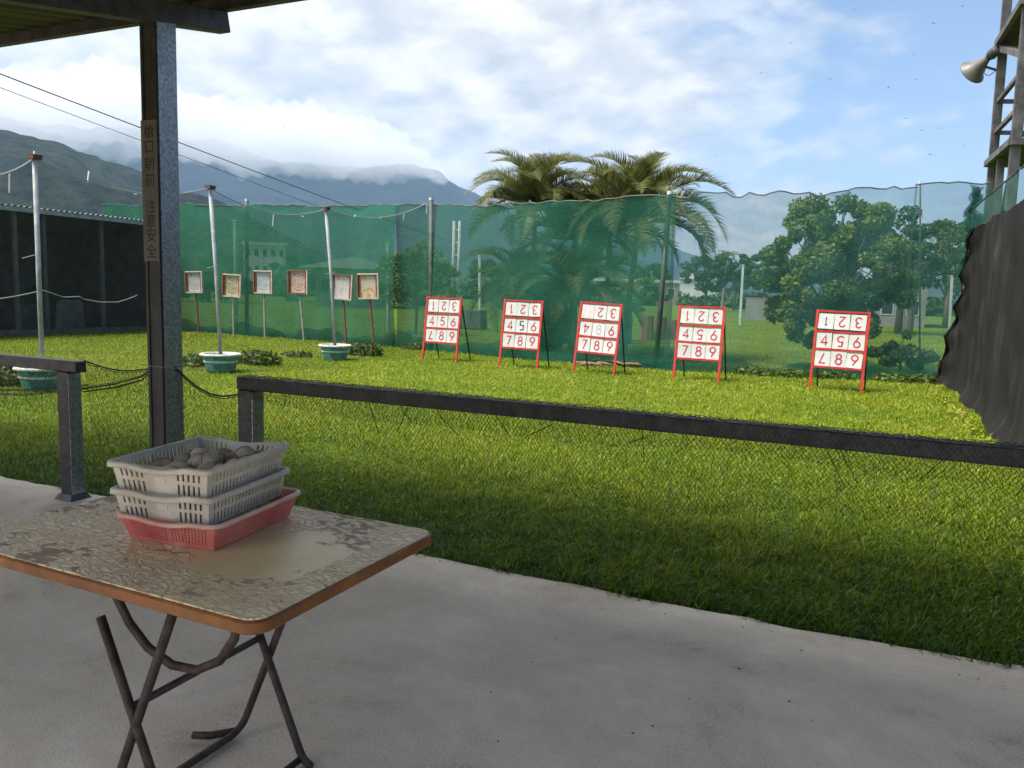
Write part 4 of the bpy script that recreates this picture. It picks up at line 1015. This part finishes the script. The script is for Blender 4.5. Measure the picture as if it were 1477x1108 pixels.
# ================================================================== VEGETATION
def leaf_cloud(centers, radii, counts, size, seed, flat=.75, tintc=.5, asp=2.0):
    g = np.random.default_rng(seed); Vs, Ts = [], []
    for (c, r, k) in zip(centers, radii, counts):
        d = g.normal(size=(k, 3)); d /= np.linalg.norm(d, axis=1, keepdims=True); rad = g.uniform(.35, 1.0, k)**.5
        P = np.array(c)+d*rad[:, None]*np.array(r)
        nrm_ = d*np.array([1, 1, .6])+g.normal(0, .7, (k, 3))+np.array([0, 0, .5]); nrm_ /= np.linalg.norm(nrm_, axis=1, keepdims=True)
        t = np.cross(nrm_, g.normal(size=(k, 3))); t /= np.linalg.norm(t, axis=1, keepdims=True); b = np.cross(nrm_, t)
        s_ = size*g.uniform(.6, 1.35, k)[:, None]
        q = np.stack([P-t*s_*asp/2, P+b*s_/2-nrm_*s_*.1, P+t*s_*asp/2-nrm_*s_*.25, P-b*s_/2-nrm_*s_*.1], 1)
        Vs.append(q.reshape(-1, 3)); tt = np.clip(g.normal(tintc, .2, k)+g.normal(0, .12), 0, 1); Ts.append(np.repeat(tt, 4))
    V = np.concatenate(Vs); n = len(V)//4; F = np.arange(n*4).reshape(n, 4); return V, F, np.concatenate(Ts)
def broad_tree(name, label, base, h, crown_c, crown_r, clumps, leaves, size, matn, seed, trunk_r=.09, group=None, droop=0., tintc=.5, spread=(.14, .27)):
    g = random.Random(seed); r = root(name, label, 'tree', base, 0, group)
    m = MB(); cc = Vector(crown_c); tips = []
    m.tube([(0, 0, -.1), (.04, .02, cc.z*.4), tuple(cc*.8+Vector((0, 0, 0))), tuple(cc+Vector((0, 0, crown_r[2]*.5)))], [trunk_r, trunk_r*.8, trunk_r*.5, trunk_r*.2], 8)
    cs, rs, ks = [], [], []
    for k in range(clumps):
        while True:
            d = Vector((g.uniform(-1, 1), g.uniform(-1, 1), g.uniform(-1, 1)))
            if .25 < d.length < 1: break
        p = cc+Vector((d.x*crown_r[0], d.y*crown_r[1], d.z*crown_r[2]))
        f = g.uniform(*spread); cs.append(p); rs.append((crown_r[0]*f, crown_r[1]*f, crown_r[2]*f*.8)); ks.append(int(leaves/clumps*g.uniform(.6, 1.4)))
        if k % 2 == 0:
            s_ = cc*g.uniform(.35, .85); m.tube([tuple(s_), tuple((s_+p)/2+Vector((0, 0, .08))), tuple(p)], [trunk_r*.38, trunk_r*.24, trunk_r*.08], 5)
    part('trunk', m, 'trunk', r, True)
    V, F, T = leaf_cloud(cs, rs, ks, size, seed, tintc=tintc); V[:, 2] = np.maximum(V[:, 2], .02)
    part('crown', np_mesh('crown', V, F, T), matn, r); return r
# big leafy tree behind the thin net
bt = atY(1190, 520, 18.7)
broad_tree('leafy_tree', 'leafy broad-crowned tree pressed against the thin green netting', (bt[0], 18.9, GZ), 4, (0.05, 0, 2.15), (1.62, 1.1, 1.72), 150, 46000, .055, 'tree_leaf', 5, .10, tintc=.5, spread=(.09, .20))
broad_tree('leafy_shrub', 'low dark shrub at the foot of the leafy tree', (.85, 18.5, GZ), 1, (0, 0, .5), (.75, .5, .5), 16, 3000, .08, 'tree_leaf', 15, .04, tintc=.3)
# sparse young tree by the netting pole
b1 = gnd(600, 480)
broad_tree('sparse_tree', 'sparse yellow-green young tree behind the netting pole', (atY(600, 420, 23)[0], 23, GZ), 3.4, (0, 0, 2.0), (1.9, 1.0, 1.15), 36, 3200, .075, 'shrub_leaf', 8, .06)
broad_tree('sparse_tree', 'pale straggly shrub beneath the palms', (atY(890, 420, 25)[0], 25, GZ), 2, (0, 0, 1.5), (1.9, .9, .7), 24, 2600, .08, 'shrub_leaf', 9, .05)

# palms: fronds with leaflets on an arched midrib
def frond_mesh(length, arch, seed, width=.60):
    g = np.random.default_rng(seed); k = 66; Vs = []; Fs = []; Ts = []
    def rach(u): return np.array([length*(u-.10*arch*u*u*u), 0, length*(.52*u*(1.0)-arch*.80*u*u*u)])
    mid = MB(); mid.tube([rach(u) for u in np.linspace(0, 1, 9)], [.018*(1-u)+.003 for u in np.linspace(0, 1, 9)], 4)
    n0 = 0
    for i in range(k):
        u = .13+.87*i/(k-1); p = rach(u); t = rach(min(1, u+.01))-rach(u-.01); t /= np.linalg.norm(t)
        ll = width*length*.42*math.sin(math.pi*min(1, .16+u*.86))**.6*g.uniform(.85, 1.1)+.05
        for s_ in (-1, 1):
            side = np.array([0, s_, 0]); up = np.cross(t, side)*s_
            d = t*.62+side*.72+up*g.uniform(.20, .50); d /= np.linalg.norm(d)
            w = .0125*length/2
            tip = p+d*ll+np.array([0, 0, -.16*ll]); midp = p+d*ll*.5
            wv = np.cross(d, np.cross(t, d)); nn = t*w
            Vs += [p-nn, p+nn, midp+nn, midp-nn, tip]; Fs += [(n0, n0+1, n0+2), (n0, n0+2, n0+3), (n0+3, n0+2, n0+4)]; n0 += 5
            tt = np.clip(g.normal(.45, .2), 0, 1); Ts += [tt]*5
    V = np.array(Vs+mid.v); F = [f for f in Fs]
    for f in mid.f:
        if len(f) == 4: F += [(f[0]+n0, f[1]+n0, f[2]+n0), (f[0]+n0, f[2]+n0, f[3]+n0)]
    me = np_mesh('frond', V, np.array(F), np.array(Ts+[.6]*len(mid.v))); me.materials.append(MATS['palm_leaf']); return me
FM = [frond_mesh(2.1, a_, 30+i) for i, a_ in enumerate((.62, .80, .98, .72))]
def palm(label, px, pyc, y, nf, seed, sc=1., elev=(-.1, 1.5), lean=0.):
    g = random.Random(seed); c = atY(px, pyc, y); bx = c[0]+lean
    r = root('palm_tree', label, 'palm', (bx, y, GZ), 0, 'clump of palms behind the netting')
    hz = c[2]-GZ; m = MB(); m.tube([(0, 0, -.1), (-lean*.4, 0, hz*.5), (-lean, 0, hz)], [.10, .075, .065], 9); part('trunk', m, 'palm_trunk', r, True)
    for k in range(nf):
        az = 2*math.pi*(k*.382+g.uniform(-.04, .04)); u = (k+.5)/nf; pitch = elev[0]+(elev[1]-elev[0])*u+g.uniform(-.1, .1)
        o = link('frond', FM[g.randrange(4)], None, r, (-lean, 0, hz-.02)); s_ = sc*g.uniform(.85, 1.1)*(1.0 if u < .8 else .9); o.scale = (s_, s_, s_)
        o.rotation_euler = Euler((g.uniform(-.35, .35), .42-pitch, az)); 
palm('palm with a fan of upright fronds at the netting pole end of the clump', 770, 303, 19.3, 36, 1, 1.04, lean=.15)
palm('palm in the middle of the clump, half hidden by its neighbours', 830, 345, 20.0, 30, 2, 1.0)
palm('palm with long fronds arching toward the leafy tree', 922, 318, 19.2, 38, 3, 1.12, lean=-.25)
palm('palm at the back of the clump showing only its upright fronds', 880, 332, 20.8, 28, 6, 1.05)
palm('short palm filling the foot of the clump', 750, 420, 19.0, 26, 4, .85)
palm('short palm with dark low fronds under the tall ones', 830, 425, 18.9, 28, 5, .92)
broad_tree('leafy_shrub', 'dense dark bush at the base of the palms', (atY(790, 450, 19.6)[0], 19.6, GZ), 1.5, (0, 0, .95), (1.35, .7, .9), 30, 7000, .08, 'tree_leaf', 77, .05, tintc=.28)
# weeds at the pots and along the net foot
def weeds(label, pos, rx, ry, h, n, seed, matn='weed_leaf', tintc=.4, sz=.05):
    V, F, T = leaf_cloud([(0, 0, h*.35)], [(rx, ry, h*.6)], [n], sz, seed, tintc=tintc); V[:, 2] = np.maximum(V[:, 2], .0)
    o = link('weed_clump', np_mesh('weed_clump', V, F, T), matn, None, pos); tag(o, label, 'weeds', 'weed clumps on the lawn')
for (px, py, rx, h, n, lab) in ((372, 524, .55, .30, 700, 'dark weed clump spreading beside the pot in mid lawn'), (283, 527, .28, .26, 300, 'small weed clump on the shed side of the pot in mid lawn'), (523, 511, .55, .34, 700, 'grey-green weed heap beside the pot at the ring targets'), (430, 513, .4, .12, 260, 'flat weed patch between the two pots'), (15, 552, .5, .35, 500, 'weed clump by the gravel-topped pot')):
    p = gnd(px, py); weeds(lab, (p[0], p[1], GZ), rx, .3, h, n, int(px))
for px, py, wh in ((570, 506, 'beside the orange ring target'), (1080, 546, 'next to the board with an upright 7'), (1130, 549, 'midway between the last two number boards'), (1200, 551, 'right behind the board with the circled 1'), (1290, 553, 'between the circled 1 board and the tarpaulin'), (1340, 553, 'in the corner by the tarpaulin')):
    p = gnd(px, py); weeds('small weed tuft at the net foot '+wh, (p[0], yn(p[0])-.22, GZ), .45, .12, .22, 160, int(px)+1, tintc=.6)
# tufts at the tarpaulin foot
for k in range(9):
    y = 9.6+k*.75; weeds('pale grass tuft at the foot of the black tarpaulin', (1.36+.06*random.uniform(-1, 1), y, GZ), .10, .22, .16, 140, 400+k, 'grass_blade', .8, .026)

# debris by the number boards
for k in range(16):
    p = gnd(838+k*8.2, 527+random.uniform(-1, 4)); a_ = random.uniform(-.5, .5); l = random.uniform(.25, .6); m = MB()
    m.tube([(-l/2*math.cos(a_), -l/2*math.sin(a_), .05), (0, 0, random.uniform(.06, .12)), (l/2*math.cos(a_), l/2*math.sin(a_), .05)], [.03, .035, .02], 6)
    tag(link('cut_branch', m.mesh('cut_branch', True), 'twig', None, (p[0], p[1]+.35, GZ+.01*(k % 3))), 'dry cut branch in the heap behind the third number board', 'branch', 'heap of cut branches')
# things in the field
p = gnd(898, 494); bl = root('barrel', 'blue plastic barrel standing in the field behind the netting', 'barrel', (p[0], p[1], GZ))
m = MB(); m.lathe([(.0, 0), (.27, 0), (.29, .04), (.29, .28), (.30, .30), (.29, .32), (.29, .60), (.30, .62), (.29, .64), (.29, .88), (.25, .93), (.0, .93)], 20); part('body', m, 'barrel_blue', bl, True)
m = MB(); m.lathe([(.10, .93), (.10, .97), (.0, .97)], 12); part('lid', m, 'horn_dark', bl)
for k, (px, hh) in enumerate(((932, .85), (944, .8), (953, .7))):
    p = gnd(px, 489); m = MB(); m.tube([(0, 0, 0), (.03, 0, hh*.5), (.02, .02, hh)], [.28, .22, .21], 9); 
    tag(link('tree_stump', m.mesh('tree_stump'), 'stump_brown', None, (p[0]+.1*k, p[1]+.3*k, GZ)), 'reddish sawn stump near the blue barrel in the field', 'stump', 'stumps in the field')
p = gnd(683, 474); m = MB(); m.box((0, 0, .4), (1.0, .6, .8), taper=.93); tag(link('stone_block', m.mesh('stone_block', bevel=.05), 'stone_dark', None, (p[0], p[1], GZ)), 'dark stone block in the field behind the first number board', 'block')
for px, pyt, pyb, lab in ((692, 370, 462, 'between the palms and the first board'), (1072, 383, 468, 'in front of the low grey wall'), (1374, 386, 480, 'behind the tarpaulin corner'), (560, 353, 478, 'beside the sparse young tree'), (340, 320, 478, 'behind the dense netting')):
    b0 = gnd(px-(5 if px > 1000 else 0), pyb); t_ = atY(px, pyt, b0[1]); r = root('field_post', 'pale concrete fence post '+lab, 'post', tuple(b0*np.array([1, 1, 0])+np.array([0, 0, GZ])), 0, 'far fence posts in the field')
    m = MB(); m.bar((0, 0, -.1), (t_[0]-b0[0], 0, t_[2]-GZ), .13 if b0[1] > 30 else .09, .12); part('shaft', m, 'pole_far', r)
    m = MB(); m.box((t_[0]-b0[0], 0, t_[2]-GZ+.03), (.16, .15, .06)); part('cap', m, 'pole_far', r)

# far buildings
def building(name, label, px0, px1, pyb, pyt, D, depth, wallm, roofm, roofh, gable=False, wins=(0, 0), over=.3):
    a_, b_ = gnd(px0, pyb) if D is None else None, None
    A = atD(px0, pyb, D); B = atD(px1, pyb, D); C = (A+B)/2; w = float(np.linalg.norm((B-A)[:2])); h = float(atD((px0+px1)/2, pyt, D)[2]-GZ)
    ang = math.atan2(B[1]-A[1], B[0]-A[0]); r = root(name, label, 'building', (C[0], C[1], GZ), ang)
    m = MB(); m.box((0, depth/2, h/2), (w, depth, h)); part('wall', m, wallm, r)
    m = MB()
    if gable: m.add([(-w/2-over, -over, h), (w/2+over, -over, h), (w/2+over, depth+over, h), (-w/2-over, depth+over, h), (0, -over, h+roofh), (0, depth+over, h+roofh)], [(0, 1, 4), (3, 5, 2), (0, 4, 5, 3), (1, 2, 5, 4), (0, 3, 2, 1)])
    else: m.box((0, depth/2, h+roofh/2), (w+2*over, depth+2*over, roofh))
    part('roof', m, roofm, r)
    for i in range(wins[0]):
        for j in range(wins[1]):
            x = -w/2+w*(i+.5)/wins[0]; z = h*(j+.55)/wins[1]; ww, wh = w/wins[0]*.5, h/wins[1]*.45
            m = MB(); m.box((x, -.01, z), (ww, .06, wh)); f = part('window', m, 'roof_pale', r); m = MB(); m.box((x, -.03, z), (ww*.86, .04, wh*.86)); part('pane', m, 'glass_dark', f)
    return r
building('apartment_block', 'pale three-storey block seen through the dense netting', 352, 412, 404, 354, 130, 9, 'wall_white', 'roof_pale', .5, wins=(5, 3))
building('low_house', 'low house with wide pale roof behind the netting', 455, 562, 418, 388, 62, 7, 'wall_grey', 'roof_pale', .9, True, (4, 1), 1.2)
building('hangar', 'white gabled hangar far across the fields', 980, 1036, 424, 403, 170, 20, 'wall_white', 'wall_white', 1.6, True, (0, 0), .5)
building('field_wall', 'long low brick storehouse beside the hangar', 858, 978, 426, 407, 150, 6, 'brick_far', 'roof_pale', .5, wins=(6, 1))
building('low_house', 'grey concrete house behind the leafy tree', 1262, 1336, 440, 372, 60, 8, 'wall_grey', 'roof_pale', .3, wins=(2, 2))
building('field_wall', 'low grey wall behind the fence post in the field', 1075, 1215, 452, 432, 62, .3, 'wall_grey', 'wall_grey', .06, over=.02)
# twin utility pole
b0 = atD(657, 420, 80); r = root('utility_pole', 'pair of tall concrete utility poles beyond the netting', 'utility pole', (b0[0], b0[1], GZ)); zt = atD(657, 318, 80)[2]
for dx in (-.32, .32):
    m = MB(); m.tube([(dx, 0, 0), (dx, 0, zt)], [.2, .15], 10); part('shaft', m, 'pole_far', r, True)
for z in (zt*.6, zt*.75, zt*.9): m = MB(); m.box((0, 0, z), (.7, .12, .12)); part('cross_arm', m, 'pole_far', r)
# far trees, each its own
ft = [(1020, 392, 95, 2.6, 'round far tree left of the tall far palm'), (1062, 388, 110, 2.8, 'far bushy tree beside the tall far palm'), (1305, 362, 45, 2.6, 'dark tree crown beside the grey house'), (1372, 372, 60, 3.0, 'spreading dark tree behind the tarpaulin corner'), (1400, 392, 75, 2.6, 'small dark tree behind the tarpaulin corner'), (1105, 396, 120, 3.4, 'far hedge tree behind the leafy tree'), (940, 402, 190, 4, 'far tree behind the long storehouse'), (300, 400, 70, 3.2, 'dark tree behind the dense netting'), (600, 406, 75, 3.4, 'green tree beyond the low pale-roofed house'), (720, 404, 85, 3.4, 'green tree behind the palms'), (430, 402, 80, 3.2, 'tree beyond the dense netting near the block')]
for k, (px, py, D, rad, lab) in enumerate(ft):
    c = atD(px, py, D); h = max(c[2], rad*.7)
    broad_tree('far_tree', lab, (c[0], c[1], GZ), h, (0, 0, h), (rad*1.1, rad, max(.9, min(rad*.95, h*.97))), 34, 7000, .10*D/80+.06, 'far_leaf', 200+k, .2, 'trees across the fields')
c = atD(1046, 372, 100); r = root('palm_tree', 'tall slim palm far across the fields', 'palm', (c[0], c[1], GZ)); m = MB(); m.tube([(0, 0, 0), (.1, 0, c[2]*.5), (0, 0, c[2])], [.25, .18, .15], 8); part('trunk', m, 'palm_trunk', r)
for k in range(12):
    o = link('frond', FM[k % 4], None, r, (0, 0, c[2])); o.rotation_euler = Euler((0, .4-random.uniform(-.3, .9), k*.55)); o.scale = (1.0,)*3
c = atD(1322, 352, 48); r = root('palm_tree', 'palm top rising beside the grey house', 'palm', (c[0], c[1], GZ)); m = MB(); m.tube([(0, 0, 0), (.1, 0, c[2]*.5), (0, 0, c[2])], [.2, .14, .12], 8); part('trunk', m, 'palm_trunk', r)
for k in range(12):
    o = link('frond', FM[k % 4], None, r, (0, 0, c[2])); o.rotation_euler = Euler((0, .4-random.uniform(-.3, .9), k*.55)); o.scale = (.55,)*3
# scrub line closing the fields
g = np.random.default_rng(5); cs, rs, ks = [], [], []
for az in np.arange(-64, 16, .8):
    a_ = math.radians(az+g.uniform(-.3, .3)); D = g.uniform(115, 210); h = g.uniform(1.2, 2.6)*D/150; cs.append((D*math.sin(a_), D*math.cos(a_), h*.5)); rs.append((h*1.5, h*1.2, h*.8)); ks.append(170)
V, F, T = leaf_cloud(cs, rs, ks, .9, 6, tintc=.5); V[:, 2] = np.maximum(V[:, 2], GZ)
tag(link('treeline', np_mesh('treeline', V, F, T), 'far_leaf'), 'low scrub and hedges closing the far fields', 'scrub', kind='stuff')

# ------------------------------------------------------------------ overhead wires and flying insects
for (p0_, p1_, rr, lab) in (((-160, 45, 30), (640, 345, 170), .022, 'thick black overhead cable crossing before the mountain'), ((-160, 66, 30), (640, 360, 170), .013, 'thin black overhead wire below the thick cable')):
    a_, b_ = atD(*p0_), atD(*p1_); pts = []
    for u in np.linspace(0, 1, 25): pts.append(a_*(1-u)+b_*u+np.array([0, 0, -1.0*4*u*(1-u)*.3]))
    m = MB(); m.tube(pts, [rr*(1+2.0*u) for u in np.linspace(0, 1, 25)], 6); tag(link('overhead_wire', m.mesh('overhead_wire', True), 'cable'), lab, 'wire')
m = MB(); m.box((0, 0, 0), (.20, .035, .03)); m.add([(-.02, 0, .01), (.05, 0, .01), (.03, .26, .06), (-.03, .26, .06)], [(0, 1, 2, 3)]); m.add([(-.02, 0, .01), (.05, 0, .01), (.03, -.26, .06), (-.03, -.26, .06)], [(0, 3, 2, 1)])
bmsh = m.mesh('flying_bird'); bmsh.materials.append(MATS['bird_dark'])
for px, py in ((1232, 14), (1389, 9), (1346, 34), (1318, 79), (1197, 114), (1320, 115), (1281, 127), (1306, 171), (1330, 188), (1354, 185), (1390, 210), (1342, 223), (1098, 105), (1032, 224), (1140, 62), (410, 183)):
    o = link('flying_bird', bmsh, None, None, tuple(atD(px, py, 62)), (random.uniform(-.4, .4), random.uniform(-.3, .3), random.uniform(0, 6))); o.scale = (.62,)*3; tag(o, 'tiny dark flying bird against the open sky', 'bird', 'birds in the sky')

# ------------------------------------------------------------------ air
def haze(density):
    m = MB(); m.box((0, 0, 0), (18600, 18600, 1502)); me = m.mesh('haze')
    mt = bpy.data.materials.new('air'); mt.use_nodes = True; t = mt.node_tree; t.nodes.clear()
    o = N(t, 'ShaderNodeOutputMaterial'); v = N(t, 'ShaderNodeVolumePrincipled'); v.inputs['Density'].default_value = density; v.inputs['Color'].default_value = (.42, .63, 1.0, 1); v.inputs['Anisotropy'].default_value = .2
    L(t, v.outputs[0], o.inputs['Volume']); me.materials.append(mt)
    tag(link('haze', me, None, None, (0, 0, 748.9)), 'pale blue air over the far fields and mountains', 'haze', kind='stuff')
haze(8.5e-5)
# cloud draped over the ridge, a volume inside the haze
def cloud_bank(name, label, spine, ry, rz, r, seed, dens):
    """a lumpy closed roll of cloud along the ridge; spine = photo points, r = distance"""
    g = np.random.default_rng(seed); ph = g.uniform(0, 6.28, (6, 3)); n, k = 200, 80; V = []
    C_ = [atD(float(np.interp(u, np.linspace(0, 1, len(spine)), [p[0] for p in spine])), float(np.interp(u, np.linspace(0, 1, len(spine)), [p[1] for p in spine])), r) for u in np.linspace(0, 1, n)]
    for i, c in enumerate(C_):
        e = math.sin(math.pi*(i+.02)/(n-1+.04))**.45; rad = np.array([c[0], c[1], 0]); rad /= np.linalg.norm(rad)
        for j in range(k):
            a = 2*math.pi*j/k; q = 1.
            for m_ in range(6): q += .24/1.28**m_*math.sin(i*.072*1.75**m_+ph[m_, 0]+2*math.sin(a*(1+m_)+ph[m_, 1]))*math.cos(a*(2+m_)+ph[m_, 2])
            V.append(c+(rad*math.cos(a)*ry+np.array([0, 0, 1])*math.sin(a)*rz)*e*q)
    F = np.array([(i*k+j, i*k+(j+1) % k, (i+1)*k+(j+1) % k, (i+1)*k+j) for i in range(n-1) for j in range(k)])
    me = np_mesh(name, np.array(V), F, smooth=True)
    bm = bmesh.new(); bm.from_mesh(me); bmesh.ops.holes_fill(bm, edges=[e for e in bm.edges if e.is_boundary], sides=0); bmesh.ops.recalc_face_normals(bm, faces=bm.faces[:]); bm.to_mesh(me); bm.free()
    mt = bpy.data.materials.new(name); mt.use_nodes = True; t = mt.node_tree; t.nodes.clear()
    o = N(t, 'ShaderNodeOutputMaterial'); v = N(t, 'ShaderNodeVolumePrincipled'); v.inputs['Density'].default_value = dens; v.inputs['Color'].default_value = (1, 1, 1, 1); v.inputs['Anisotropy'].default_value = .0
    L(t, v.outputs[0], o.inputs['Volume']); me.materials.append(mt); tag(link(name, me), label, 'cloud_bank', kind='stuff')
cloud_bank('cloud_bank', 'pale cloud bank lying on the mountain ridge', [(-300, 90), (-60, 140), (120, 168), (300, 190), (450, 208), (560, 228), (650, 255)], 420, 185, 4700, 3, .0030)
